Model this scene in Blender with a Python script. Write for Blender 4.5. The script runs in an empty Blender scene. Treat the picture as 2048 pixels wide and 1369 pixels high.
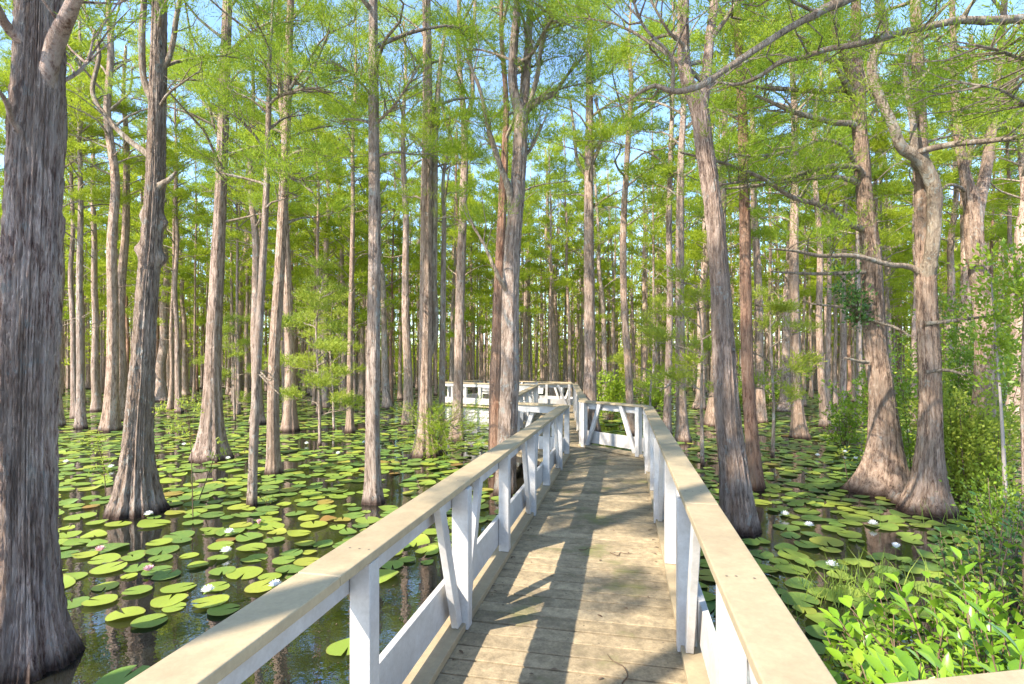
import bpy, math, random
import numpy as np
from mathutils import Vector

R = random.Random(7)
G = np.random.default_rng(11)
scn = bpy.context.scene
col = scn.collection

# ------------------------------------------------------------------ camera
F, CX, HY, CZ = 1075.0, 1024.0, 728.0, 2.35      # photo focal length (px), centre, horizon row, eye height over the water
def W(px, py, Y):
    return np.array([(px - CX) / F * Y, Y, CZ - (py - HY) / F * Y])
cam_d = bpy.data.cameras.new("camera"); cam = bpy.data.objects.new("camera", cam_d); col.objects.link(cam)
cam.location = (0, 0, CZ); cam.rotation_euler = (math.radians(90), 0, 0)
cam_d.sensor_width = 36; cam_d.lens = 36 * F / 2048; cam_d.shift_y = (HY - 684.5) / 2048
cam_d.clip_start = 0.05; cam_d.clip_end = 2000
scn.camera = cam

# ------------------------------------------------------------------ materials
def nodes(name):
    m = bpy.data.materials.new(name); m.use_nodes = True
    nt = m.node_tree; nt.nodes.clear()
    out = nt.nodes.new("ShaderNodeOutputMaterial")
    return m, nt, out
def N(nt, t, **kw):
    n = nt.nodes.new(t)
    for k, v in kw.items():
        if k in n.inputs: n.inputs[k].default_value = v
        else: setattr(n, k, v)
    return n
def L(nt, a, b): nt.links.new(a, b)
def ramp(nt, fac, stops):
    r = nt.nodes.new("ShaderNodeValToRGB"); e = r.color_ramp.elements
    while len(e) > len(stops): e.remove(e[-1])
    while len(e) < len(stops): e.new(0.5)
    for q, (p, c) in zip(e, stops): q.position = p; q.color = (*c, 1)
    L(nt, fac, r.inputs["Fac"]); return r
def mixc(nt, fac, a, b, mode='MIX'):
    m = nt.nodes.new("ShaderNodeMix"); m.data_type = 'RGBA'; m.blend_type = mode
    for v, s in ((fac, m.inputs[0]), (a, m.inputs[6]), (b, m.inputs[7])):
        if hasattr(v, "links"): L(nt, v, s)
        elif isinstance(v, (int, float)): s.default_value = v
        else: s.default_value = (*v, 1)
    return m.outputs[2]
def coords(nt, scale, rnd=True, kind="Object"):
    tc = N(nt, "ShaderNodeTexCoord"); mp = N(nt, "ShaderNodeMapping"); mp.inputs["Scale"].default_value = scale
    L(nt, tc.outputs[kind], mp.inputs["Vector"])
    if not rnd: return mp.outputs[0]
    oi = N(nt, "ShaderNodeObjectInfo"); ad = N(nt, "ShaderNodeVectorMath", operation='ADD')
    ml = N(nt, "ShaderNodeMath", operation='MULTIPLY'); ml.inputs[1].default_value = 57.0
    L(nt, oi.outputs["Random"], ml.inputs[0]); L(nt, mp.outputs[0], ad.inputs[0]); L(nt, ml.outputs[0], ad.inputs[1])
    return ad.outputs[0]
def noise(nt, vec, scale, detail=5, rough=.6):
    n = N(nt, "ShaderNodeTexNoise", Scale=scale, Detail=detail, Roughness=rough); L(nt, vec, n.inputs["Vector"]); return n.outputs["Fac"]

def bark_material(name, dark, mid, light, lichen=.5):
    m, nt, out = nodes(name)
    v0 = coords(nt, (1, 1, 1)); wn = N(nt, "ShaderNodeTexNoise", Scale=2.2, Detail=3); L(nt, v0, wn.inputs["Vector"])
    wa = N(nt, "ShaderNodeVectorMath", operation='MULTIPLY_ADD'); wa.inputs[1].default_value = (.16, .16, .0); L(nt, wn.outputs["Color"], wa.inputs[0]); L(nt, v0, wa.inputs[2])
    vm = N(nt, "ShaderNodeVectorMath", operation='MULTIPLY'); vm.inputs[1].default_value = (11, 11, 1.5); L(nt, wa.outputs[0], vm.inputs[0]); v = vm.outputs[0]; f = noise(nt, v, 1.7, 10, .72)
    v2 = coords(nt, (1, 1, .5)); big = noise(nt, v2, 1.3, 3)
    fine = noise(nt, coords(nt, (48, 48, 7)), 1.6, 5, .7)
    c = ramp(nt, f, [(.40, dark), (.48, mid), (.58, light)]).outputs[0]
    c = mixc(nt, ramp(nt, fine, [(.42, (0, 0, 0)), (.66, (.7,) * 3)]).outputs[0], c, light)
    oi = N(nt, "ShaderNodeObjectInfo")
    c = mixc(nt, ramp(nt, big, [(.42, (0, 0, 0)), (.62, (.55,) * 3)]).outputs[0], c, (.34, .24, .17))
    lv = noise(nt, coords(nt, (3, 3, 2.0)), 2.2, 7, .7)
    c = mixc(nt, ramp(nt, lv, [(.645 - .1 * lichen, (0, 0, 0)), (.67 - .1 * lichen, (.6 * min(1, lichen * 2),) * 3)]).outputs[0], c, (.52, .52, .46))
    # wet foot at the water line
    ge = N(nt, "ShaderNodeNewGeometry"); sx = N(nt, "ShaderNodeSeparateXYZ"); L(nt, ge.outputs["Position"], sx.inputs[0])
    mr = N(nt, "ShaderNodeMapRange"); mr.inputs[1].default_value = .03; mr.inputs[2].default_value = .16; mr.inputs[3].default_value = .9; mr.inputs[4].default_value = 0
    L(nt, sx.outputs["Z"], mr.inputs[0]); c = mixc(nt, mr.outputs[0], c, (.045, .022, .014))
    p = N(nt, "ShaderNodeBsdfPrincipled", Roughness=.9); p.inputs["Specular IOR Level"].default_value = .15
    L(nt, c, p.inputs["Base Color"])
    b = N(nt, "ShaderNodeBump", Strength=1.0, Distance=.09); ms = N(nt, "ShaderNodeMath", operation='ADD')
    L(nt, f, ms.inputs[0]); L(nt, fine, ms.inputs[1]); L(nt, ms.outputs[0], b.inputs["Height"]); L(nt, b.outputs[0], p.inputs["Normal"])
    L(nt, p.outputs[0], out.inputs[0]); return m

def leaf_material(name, cols, trans=.45, gloss=.25, rough=.5, tscale=1.0):
    m, nt, out = nodes(name)
    ge = N(nt, "ShaderNodeNewGeometry"); oi = N(nt, "ShaderNodeObjectInfo")
    a = N(nt, "ShaderNodeMath", operation='MULTIPLY'); a.inputs[1].default_value = .55; L(nt, ge.outputs["Random Per Island"], a.inputs[0])
    b = N(nt, "ShaderNodeMath", operation='MULTIPLY_ADD'); b.inputs[1].default_value = .45; L(nt, oi.outputs["Random"], b.inputs[0]); L(nt, a.outputs[0], b.inputs[2])
    k = len(cols); c = ramp(nt, b.outputs[0], [(i / (k - 1), x) for i, x in enumerate(cols)]).outputs[0]
    p = N(nt, "ShaderNodeBsdfPrincipled", Roughness=rough); p.inputs["Specular IOR Level"].default_value = gloss
    t = N(nt, "ShaderNodeBsdfTranslucent"); mx = N(nt, "ShaderNodeMixShader", Fac=trans)
    L(nt, c, p.inputs["Base Color"]); L(nt, mixc(nt, .5, c, tuple(min(1, q * tscale) for q in cols[-1])), t.inputs[0])
    L(nt, p.outputs[0], mx.inputs[1]); L(nt, t.outputs[0], mx.inputs[2]); L(nt, mx.outputs[0], out.inputs[0]); return m

def board_material(name, base, dirt, grain=.12, rough=.65, algae=0, island=.12, bump=.25):
    m, nt, out = nodes(name)
    tc = coords(nt, (1, 1, 1), rnd=False)
    g = noise(nt, coords(nt, (2.2, 2.2, 2.2)), 6, 8, .7); s = noise(nt, coords(nt, (1, 1, 1), False), 1.7, 6, .65)
    fine = noise(nt, coords(nt, (60, 60, 60)), 1, 4, .7)
    c = mixc(nt, ramp(nt, g, [(.38, (0, 0, 0)), (.75, (grain * 4,) * 3)]).outputs[0], base, dirt)
    c = mixc(nt, ramp(nt, fine, [(.4, (0, 0, 0)), (.72, (grain * 2,) * 3)]).outputs[0], c, dirt)
    c = mixc(nt, ramp(nt, s, [(.46, (0, 0, 0)), (.66, (grain * 2.6,) * 3)]).outputs[0], c, tuple(q * .75 for q in dirt))
    ge = N(nt, "ShaderNodeNewGeometry"); hv = N(nt, "ShaderNodeHueSaturation")
    mr = N(nt, "ShaderNodeMapRange"); mr.inputs[3].default_value = 1 - island; mr.inputs[4].default_value = 1 + island
    L(nt, ge.outputs["Random Per Island"], mr.inputs[0]); L(nt, mr.outputs[0], hv.inputs["Value"]); L(nt, c, hv.inputs["Color"]); c = hv.outputs[0]
    if algae:
        c = mixc(nt, ramp(nt, s, [(.55, (0, 0, 0)), (.72, (algae,) * 3)]).outputs[0], c, (.17, .19, .05))
        d = noise(nt, coords(nt, (1, 1, 1), False), 26, 2, .5)
        c = mixc(nt, ramp(nt, d, [(.735, (0, 0, 0)), (.765, (.8,) * 3)]).outputs[0], c, (.06, .05, .035))
    p = N(nt, "ShaderNodeBsdfPrincipled", Roughness=rough); p.inputs["Specular IOR Level"].default_value = .3
    L(nt, c, p.inputs["Base Color"]); b = N(nt, "ShaderNodeBump", Strength=bump, Distance=.006); L(nt, g, b.inputs["Height"]); L(nt, b.outputs[0], p.inputs["Normal"])
    L(nt, p.outputs[0], out.inputs[0]); return m

M = {}
M['bark'] = bark_material("bark_grey_brown", (.075, .042, .03), (.37, .245, .18), (.67, .505, .40), .45)
M['bark_pale'] = bark_material("bark_pale", (.085, .048, .032), (.41, .26, .178), (.68, .495, .365), .4)
M['bark_mauve_lifted'] = bark_material("bark_mauve_grey_lifted", (.19, .09, .066), (.66, .445, .35), (.88, .70, .58), .4)  # mauve bark, its colour lightened to lift the shade on the big left trunk
M['bark_red'] = bark_material("bark_reddish", (.075, .032, .02), (.32, .155, .092), (.52, .31, .21), .15)
M['bark_grey'] = bark_material("bark_lichen_grey", (.08, .053, .039), (.38, .265, .20), (.67, .53, .425), .7)
M['limb'] = bark_material("limb_bark", (.075, .055, .037), (.33, .245, .172), (.60, .49, .36), .75)
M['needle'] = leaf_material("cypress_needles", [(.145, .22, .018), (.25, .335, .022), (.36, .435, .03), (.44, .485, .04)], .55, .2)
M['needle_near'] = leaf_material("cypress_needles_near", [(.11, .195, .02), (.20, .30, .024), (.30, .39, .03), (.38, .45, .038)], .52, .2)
M['shrub'] = leaf_material("shrub_leaves", [(.09, .16, .02), (.17, .27, .025), (.26, .36, .03), (.36, .43, .04)], .4, .35, .4)
M['broad'] = leaf_material("glossy_leaves", [(.085, .19, .018), (.155, .29, .022), (.24, .39, .027), (.34, .47, .036)], .36, .5, .3)
M['dark_leaf'] = leaf_material("vine_leaves", [(.03, .085, .02), (.06, .13, .025), (.10, .19, .03)], .3, .4, .4)
M['sapling'] = leaf_material("sapling_leaves", [(.20, .28, .03), (.32, .38, .05), (.45, .47, .06)], .45, .25)
M['grass'] = leaf_material("grass_blades", [(.12, .22, .03), (.22, .32, .05), (.34, .38, .08)], .4, .2)
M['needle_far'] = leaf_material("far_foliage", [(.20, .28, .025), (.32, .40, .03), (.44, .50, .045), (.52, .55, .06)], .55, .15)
M['dead'] = leaf_material("dead_needles", [(.16, .06, .03), (.24, .09, .04), (.30, .13, .06)], .25, .1)
M['white'] = board_material("white_paint", (.54, .515, .475), (.32, .28, .235), .13, .55, 0, .05, .25)
M['tan'] = board_material("tan_rail_paint", (.40, .31, .185), (.235, .18, .11), .14, .6, 0, .05, .25)
M['deck'] = board_material("weathered_tan_planks", (.41, .315, .185), (.155, .118, .07), .26, .8, .6, .28, .5)
M['beam'] = board_material("grey_timber", (.22, .17, .12), (.10, .08, .06), .2, .8, 0, .08, .4)
M['piling'] = board_material("dark_piling_timber", (.12, .075, .05), (.26, .30, .30), .25, .8, 0, .08, .6)
M['twig'] = leaf_material("dry_twigs", [(.10, .065, .04), (.18, .12, .08)], 0, .1, .9)
M['pale_twig'] = leaf_material("pale_twigs", [(.24, .20, .17), (.36, .31, .27)], 0, .1, .9)
M['petal'] = leaf_material("white_petals", [(.82, .82, .80), (.9, .9, .88)], .3, .2)
M['petal_pink'] = leaf_material("pink_petals", [(.80, .42, .45), (.85, .60, .60)], .3, .2)
M['stamen'] = leaf_material("yellow_stamens", [(.75, .5, .06), (.8, .6, .08)], .2, .2)

def pad_material(veins=False):
    m, nt, out = nodes("lily_pad_leaf")
    ge = N(nt, "ShaderNodeNewGeometry"); oi = N(nt, "ShaderNodeObjectInfo")
    a = N(nt, "ShaderNodeMath", operation='ADD'); L(nt, ge.outputs["Random Per Island"], a.inputs[0]); L(nt, oi.outputs["Random"], a.inputs[1])
    f = N(nt, "ShaderNodeMath", operation='FRACT'); L(nt, a.outputs[0], f.inputs[0])
    c = ramp(nt, f.outputs[0], [(0, (.09, .165, .04)), (.3, (.15, .24, .042)), (.62, (.225, .305, .043)), (.88, (.30, .355, .045)), (.97, (.32, .32, .05)), (.992, (.29, .18, .05)), (1, (.2, .09, .03))]).outputs[0]
    v = coords(nt, (1, 1, 1)); n1 = noise(nt, v, 4, 5, .6); n2 = noise(nt, v, 22, 4, .7)
    c = mixc(nt, ramp(nt, n1, [(.45, (0, 0, 0)), (.7, (.45,) * 3)]).outputs[0], c, (.22, .27, .055))
    c = mixc(nt, ramp(nt, n2, [(.66, (0, 0, 0)), (.74, (.55,) * 3)]).outputs[0], c, (.2, .13, .045))
    if veins:
        tc = N(nt, "ShaderNodeTexCoord"); sp = N(nt, "ShaderNodeSeparateXYZ"); L(nt, tc.outputs["Object"], sp.inputs[0]); at = N(nt, "ShaderNodeMath", operation='ARCTAN2'); L(nt, sp.outputs[1], at.inputs[0]); L(nt, sp.outputs[0], at.inputs[1])
        mu = N(nt, "ShaderNodeMath", operation='MULTIPLY'); mu.inputs[1].default_value = 15; L(nt, at.outputs[0], mu.inputs[0]); co = N(nt, "ShaderNodeMath", operation='COSINE'); L(nt, mu.outputs[0], co.inputs[0])
        c = mixc(nt, ramp(nt, co.outputs[0], [(.88, (0, 0, 0)), (1, (.38,) * 3)]).outputs[0], c, (.30, .36, .10))
        ln = N(nt, "ShaderNodeVectorMath", operation='LENGTH'); L(nt, tc.outputs["Object"], ln.inputs[0])
        c = mixc(nt, ramp(nt, ln.outputs["Value"], [(.92, (0, 0, 0)), (1.0, (.5,) * 3)]).outputs[0], c, (.24, .17, .05))
    p = N(nt, "ShaderNodeBsdfPrincipled", Roughness=.38); p.inputs["Specular IOR Level"].default_value = .4
    L(nt, c, p.inputs["Base Color"]); b = N(nt, "ShaderNodeBump", Strength=.25, Distance=.01); L(nt, n2, b.inputs["Height"]); L(nt, b.outputs[0], p.inputs["Normal"])
    t = N(nt, "ShaderNodeBsdfTranslucent"); L(nt, c, t.inputs[0]); mx = N(nt, "ShaderNodeMixShader", Fac=.12)
    L(nt, p.outputs[0], mx.inputs[1]); L(nt, t.outputs[0], mx.inputs[2]); L(nt, mx.outputs[0], out.inputs[0]); return m
M['pad'] = pad_material(); M['pad_near'] = pad_material(True)

def water_material():
    m, nt, out = nodes("dark_swamp_water")
    v = coords(nt, (1, 1, 1), False); n = noise(nt, v, 5.5, 3, .5); n2 = noise(nt, v, 22, 2, .5)
    ad = N(nt, "ShaderNodeMath", operation='MULTIPLY_ADD'); ad.inputs[1].default_value = .18; L(nt, n2, ad.inputs[0]); L(nt, n, ad.inputs[2])
    b = N(nt, "ShaderNodeBump", Strength=.045, Distance=.03); L(nt, ad.outputs[0], b.inputs["Height"])
    p = N(nt, "ShaderNodeBsdfPrincipled", Roughness=.015, IOR=3.4); p.inputs["Base Color"].default_value = (.012, .012, .008, 1)
    L(nt, b.outputs[0], p.inputs["Normal"]); L(nt, p.outputs[0], out.inputs[0]); return m
M['water'] = water_material()

# ------------------------------------------------------------------ mesh helpers
def make_mesh(name, V, faces, mat, smooth=False):
    """V (n,3); faces list of arrays, each (k, sides)"""
    me = bpy.data.meshes.new(name)
    V = np.asarray(V, np.float32); me.vertices.add(len(V)); me.vertices.foreach_set("co", V.ravel())
    faces = [np.asarray(f, np.int32) for f in faces if len(f)]
    loops = np.concatenate([f.ravel() for f in faces]); tot = np.concatenate([np.full(len(f), f.shape[1], np.int32) for f in faces])
    me.loops.add(len(loops)); me.loops.foreach_set("vertex_index", loops)
    st = np.concatenate([[0], np.cumsum(tot)[:-1]]).astype(np.int32)
    me.polygons.add(len(tot)); me.polygons.foreach_set("loop_start", st); me.polygons.foreach_set("loop_total", tot)
    me.polygons.foreach_set("use_smooth", np.full(len(tot), smooth, bool))
    mats = mat if isinstance(mat, list) else [mat]
    for q in mats: me.materials.append(q)
    me.update(calc_edges=True); return me
class MB:
    def __init__(s): s.V = []; s.Fc = {}; s.n = 0
    def add(s, V, *faces):
        V = np.asarray(V, float)
        for f in faces:
            f = np.asarray(f, int)
            if len(f): s.Fc.setdefault(f.shape[1], []).append(f + s.n)
        s.V.append(V); s.n += len(V)
    def mesh(s, name, mat, smooth=False):
        return make_mesh(name, np.concatenate(s.V), [np.concatenate(v) for v in s.Fc.values()], mat, smooth)
def link(name, me, parent=None, loc=None):
    o = bpy.data.objects.new(name, me); col.objects.link(o)
    if parent is not None: o.parent = parent
    if loc is not None: o.location = loc
    return o
def empty(name, loc=(0, 0, 0), label=None, cat=None, group=None):
    o = bpy.data.objects.new(name, None); col.objects.link(o); o.location = loc; o.empty_display_size = .1
    tag(o, label, cat, group); return o
def tag(o, label=None, cat=None, group=None, kind=None):
    if label: o["label"] = label
    if cat: o["category"] = cat
    if group: o["group"] = group
    if kind: o["kind"] = kind
    return o
def box(mb, o, ax, ay, az):
    """corner o and three edge vectors"""
    o, ax, ay, az = map(np.asarray, (o, ax, ay, az))
    V = [o + i * ax + j * ay + k * az for k in (0, 1) for j in (0, 1) for i in (0, 1)]
    mb.add(V, [(0, 2, 3, 1), (4, 5, 7, 6), (0, 1, 5, 4), (2, 6, 7, 3), (0, 4, 6, 2), (1, 3, 7, 5)])
def bevel(o, w=.004, seg=2):
    b = o.modifiers.new("bevel", 'BEVEL'); b.width = w; b.segments = seg; b.limit_method = 'ANGLE'; return o

def spline(P, r, n):
    P = np.asarray(P, float); r = np.asarray(r, float)
    d = np.r_[0, np.cumsum(np.linalg.norm(np.diff(P, axis=0), axis=1))]
    t = np.linspace(0, d[-1], n); rr = np.interp(t, d, r)
    if len(P) < 3: return np.stack([np.interp(t, d, P[:, k]) for k in range(3)], 1), rr
    m = np.gradient(P, d, axis=0)
    i = np.clip(np.searchsorted(d, t, side='right') - 1, 0, len(d) - 2); h = d[i + 1] - d[i]; u = ((t - d[i]) / h)[:, None]; h = h[:, None]
    return ((2*u**3-3*u**2+1)*P[i] + (u**3-2*u**2+u)*h*m[i] + (-2*u**3+3*u**2)*P[i+1] + (u**3-u**2)*h*m[i+1]), rr
def tube(mb, P, r, k=8, mod=None):
    P = np.asarray(P, float); n = len(P); T = np.gradient(P, axis=0); T /= np.linalg.norm(T, axis=1)[:, None] + 1e-9
    u = np.cross(T[0], (0, 1, 0) if abs(T[0][1]) < .8 else (1, 0, 0)); u /= np.linalg.norm(u); U = [u]
    for i in range(1, n):
        u = U[-1] - T[i] * np.dot(U[-1], T[i]); U.append(u / (np.linalg.norm(u) + 1e-9))
    U = np.array(U); B = np.cross(T, U); th = np.linspace(0, 2 * np.pi, k, endpoint=False)
    rad = np.asarray(r, float)[:, None] * np.ones((n, k))
    if mod is not None: rad = rad * mod
    V = P[:, None, :] + rad[..., None] * (np.cos(th)[None, :, None] * U[:, None, :] + np.sin(th)[None, :, None] * B[:, None, :])
    i, j = np.meshgrid(np.arange(n - 1), np.arange(k), indexing='ij'); j2 = (j + 1) % k
    q = np.stack([i * k + j, i * k + j2, (i + 1) * k + j2, (i + 1) * k + j], -1).reshape(-1, 4)
    V = np.concatenate([V.reshape(-1, 3), P[-1:]]); e = (n - 1) * k; jj = np.arange(k)
    mb.add(V, q, np.stack([e + jj, e + (jj + 1) % k, np.full(k, n * k)], 1))

def unit(a): return a / (np.linalg.norm(a, axis=-1, keepdims=True) + 1e-9)
def blades(mb, B, D, ln, wd, up=None, rng=G):
    """kite-shaped leaves from base B along D"""
    n = len(B); S = unit(np.cross(D, rng.normal(size=(n, 3)) + (0 if up is None else np.array(up)))) * (np.asarray(wd) * np.ones(n))[:, None] / 2
    ln = (np.asarray(ln) * np.ones(n))[:, None]
    m = B + D * ln * .45; V = np.stack([B, m + S, B + D * ln, m - S], 1).reshape(-1, 3)
    mb.add(V, np.arange(4 * n).reshape(n, 4))
LEAF = np.array([(0, .0, 0), (.25, .38, .03), (.55, .5, .05), (.82, .28, .03), (1, 0, 0)])
def broad_leaves(mb, B, D, U, ln, wd, curl=.18):
    """folded, slightly curved leaves: midrib along D, face up U"""
    n = len(B); S = unit(np.cross(D, U)); U = unit(np.cross(S, D)); ln = (ln * np.ones(n))[:, None]; wd = (wd * np.ones(n))[:, None]; V = []
    for t, w, h in LEAF:
        c = B + D * ln * t - U * ln * curl * t * t
        V += [c + S * wd * w + U * wd * w * .35, c, c - S * wd * w + U * wd * w * .35]
    V = np.stack(V, 1); k = V.shape[1]
    f = np.array([(3*i + a, 3*i + a + 1, 3*i + a + 4, 3*i + a + 3) for i in range(4) for a in (0, 1)])
    mb.add(V.reshape(-1, 3), (np.arange(n)[:, None, None] * k + f[None]).reshape(-1, 4))

# ------------------------------------------------------------------ trees
def trunk_mb(P, r, k=40, n=90, flare=1.0, hf=.45, lobes=7, ridge=.05, seed=0, burls=()):
    g = np.random.default_rng(seed); mb = MB()
    Q, rr = spline(P, r, n)
    # more rings near the foot
    z = Q[:, 2] - Q[0, 2]; th = np.linspace(0, 2 * np.pi, k, endpoint=False)
    fl = flare * (np.exp(-np.maximum(z, 0) / hf))[:, None]
    lob = sum(g.uniform(.4, 1) * np.cos(l * th + g.uniform(0, 6.28)) for l in (max(2, lobes - 4), lobes, lobes + 5)) / 2.2
    mod = 1 + fl * (1 + .34 * lob[None, :]) + .05 * lob[None, :]
    if ridge:
        rg = np.zeros((n, k)); tot = 0
        for _ in range(7):
            q = g.integers(6, max(8, k // 4)); ph = np.cumsum(g.normal(0, .10, n)) * 1.4; a = g.uniform(.5, 1)
            rg += a * (1 - 2 * np.abs(np.cos((q * th[None, :] + ph[:, None] + g.uniform(0, 6)) / 1))); tot += a
        mod += ridge * rg / tot * 2.2 + g.normal(0, ridge * .25, (n, k))
    for (bz, ba, amp, sz) in burls:
        mod += amp * np.exp(-((z - bz)[:, None] / sz) ** 2 - ((np.angle(np.exp(1j * (th - ba)))) / .5)[None, :] ** 2)
    tube(mb, Q, rr, k, mod); return mb

def clumps(mb, C, O, rh, rv, K, B, sl, bl, bw, rng=G):
    """foliage sprays: K twiglets per clump in a flattened ellipsoid, B needles along each"""
    n = len(C); rh = (rh * np.ones(n))[:, None, None]; rv = (rv * np.ones(n))[:, None]
    p = unit(rng.normal(size=(n, K, 3))) * (rng.random((n, K, 1)) ** .45); p[..., 2] *= 1
    off = np.concatenate([p[..., :2] * rh, p[..., 2:] * rv[..., None]], -1)
    base = C[:, None, :] + off
    d = unit(.55 * O[:, None, :] + .55 * unit(off) + np.array([0, 0, .45]) + rng.normal(0, .38, (n, K, 3)))
    base = base.reshape(-1, 3); d = d.reshape(-1, 3); side = unit(np.cross(d, rng.normal(0, .5, d.shape) + np.array([0, 0, 1.])))
    t = (np.arange(B) + .5) / B; s = np.where(np.arange(B) % 2, 1., -1.)
    pos = base[:, None] + d[:, None] * (t * sl)[None, :, None]
    bd = unit(d[:, None] * .75 + side[:, None] * s[None, :, None] * .8 + np.array([0, 0, .35]) + rng.normal(0, .22, pos.shape))
    blades(mb, pos.reshape(-1, 3), bd.reshape(-1, 3), bl * rng.uniform(.6, 1.25, pos.shape[0] * B), bw, up=(0, 0, .8), rng=rng)

def crown(top_path, z0, z1, nb, Lmax, lod, seed, az=None, keep=None, density=1.0, droop=.0, br_k=5):
    """branches from z0 to z1 on the trunk centre-line; returns (branches MB, crown MB)"""
    g = np.random.default_rng(seed); br, fo = MB(), MB(); P = np.asarray(top_path, float)
    C, O, RH, RV = [], [], [], []
    zs = np.linspace(max(P[0, 2], z0 - .2), z1, 14); tube(br, np.stack([np.interp(zs, P[:, 2], P[:, 0]), np.interp(zs, P[:, 2], P[:, 1]), zs], 1), np.full(14, .007), 3)
    for i in range(nb):
        u = (i + g.random()) / nb; z = z0 + (z1 - z0) * u ** .9
        b = np.array([np.interp(z, P[:, 2], P[:, a]) for a in range(2)] + [z])
        a = i * 2.4 + g.normal(0, .5) if az is None else az(g)
        prof = (.55 + .45 * math.sin(min(1, u * 1.5) * 3.14)) * (1.08 - .62 * u ** 2)
        ln = Lmax * prof * g.uniform(.55, 1.15); o = np.array([math.cos(a), math.sin(a), 0]); s = np.array([-o[1], o[0], 0])
        rise = g.uniform(.15, .65) + .5 * u - droop
        pts = [b, b + o * ln * .3 + s * g.normal(0, .07) * ln + np.array([0, 0, ln * rise * .42]),
               b + o * ln * .65 + s * g.normal(0, .13) * ln + np.array([0, 0, ln * rise * .72]),
               b + o * ln + s * g.normal(0, .18) * ln + np.array([0, 0, ln * rise * (.85 + g.normal(0, .12))])]
        Q, rr = spline(pts, [.016 + .013 * ln, .012 + .009 * ln, .008 + .005 * ln, .005], 8)
        tube(br, Q, rr, br_k)
        if lod['tw']:
            for _ in range(5):
                k = g.integers(2, 8); e = Q[k] + (o * g.uniform(.1, .8) + s * g.uniform(-.7, .7) + np.array([0, 0, g.uniform(-.1, .55)])) * g.uniform(.25, .8)
                tube(br, np.array([Q[k], (Q[k] + e) / 2 + g.normal(0, .05, 3), e]), [.010, .007, .003], 3)
        m = max(2, int(round(lod['cl'] * ln / 2.2 * density)))
        for j in range(m):
            t = 1 - .46 * (j / m) ** 1.1; k = min(7, t * 7); q = Q[int(k)] + (Q[min(7, int(k) + 1)] - Q[int(k)]) * (k - int(k))
            lat = s * g.choice([-1, 1]) * g.uniform(.08, .30) * ln * (.3 if j == 0 else 1) * .6 + o * g.uniform(0, .2)
            c = q + lat + np.array([0, 0, g.uniform(.02, .25)])
            if lod['tw']: tube(br, np.array([q, (q + c) / 2 + g.normal(0, .04, 3), c]), [.009, .006, .004], 3)
            C.append(c); O.append(unit(o + unit(lat + 1e-6) * .6)); RH.append(g.uniform(.3, .62) * lod['sz'] * (.6 + .2 * ln)); RV.append(g.uniform(.05, .12) * lod['sz'])
    clumps(fo, np.array(C), np.array(O), np.array(RH), np.array(RV), lod['K'], lod['B'], lod['sl'], lod['bl'], lod['bw'], g)
    return br, fo
NEAR = dict(cl=7, tw=True, sz=.88, K=34, B=13, sl=.24, bl=.078, bw=.0105)
MID = dict(cl=6, tw=True, sz=.86, K=30, B=9, sl=.25, bl=.11, bw=.021)
FAR = dict(cl=4, tw=False, sz=.88, K=21, B=6, sl=.28, bl=.17, bw=.038)

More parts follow.
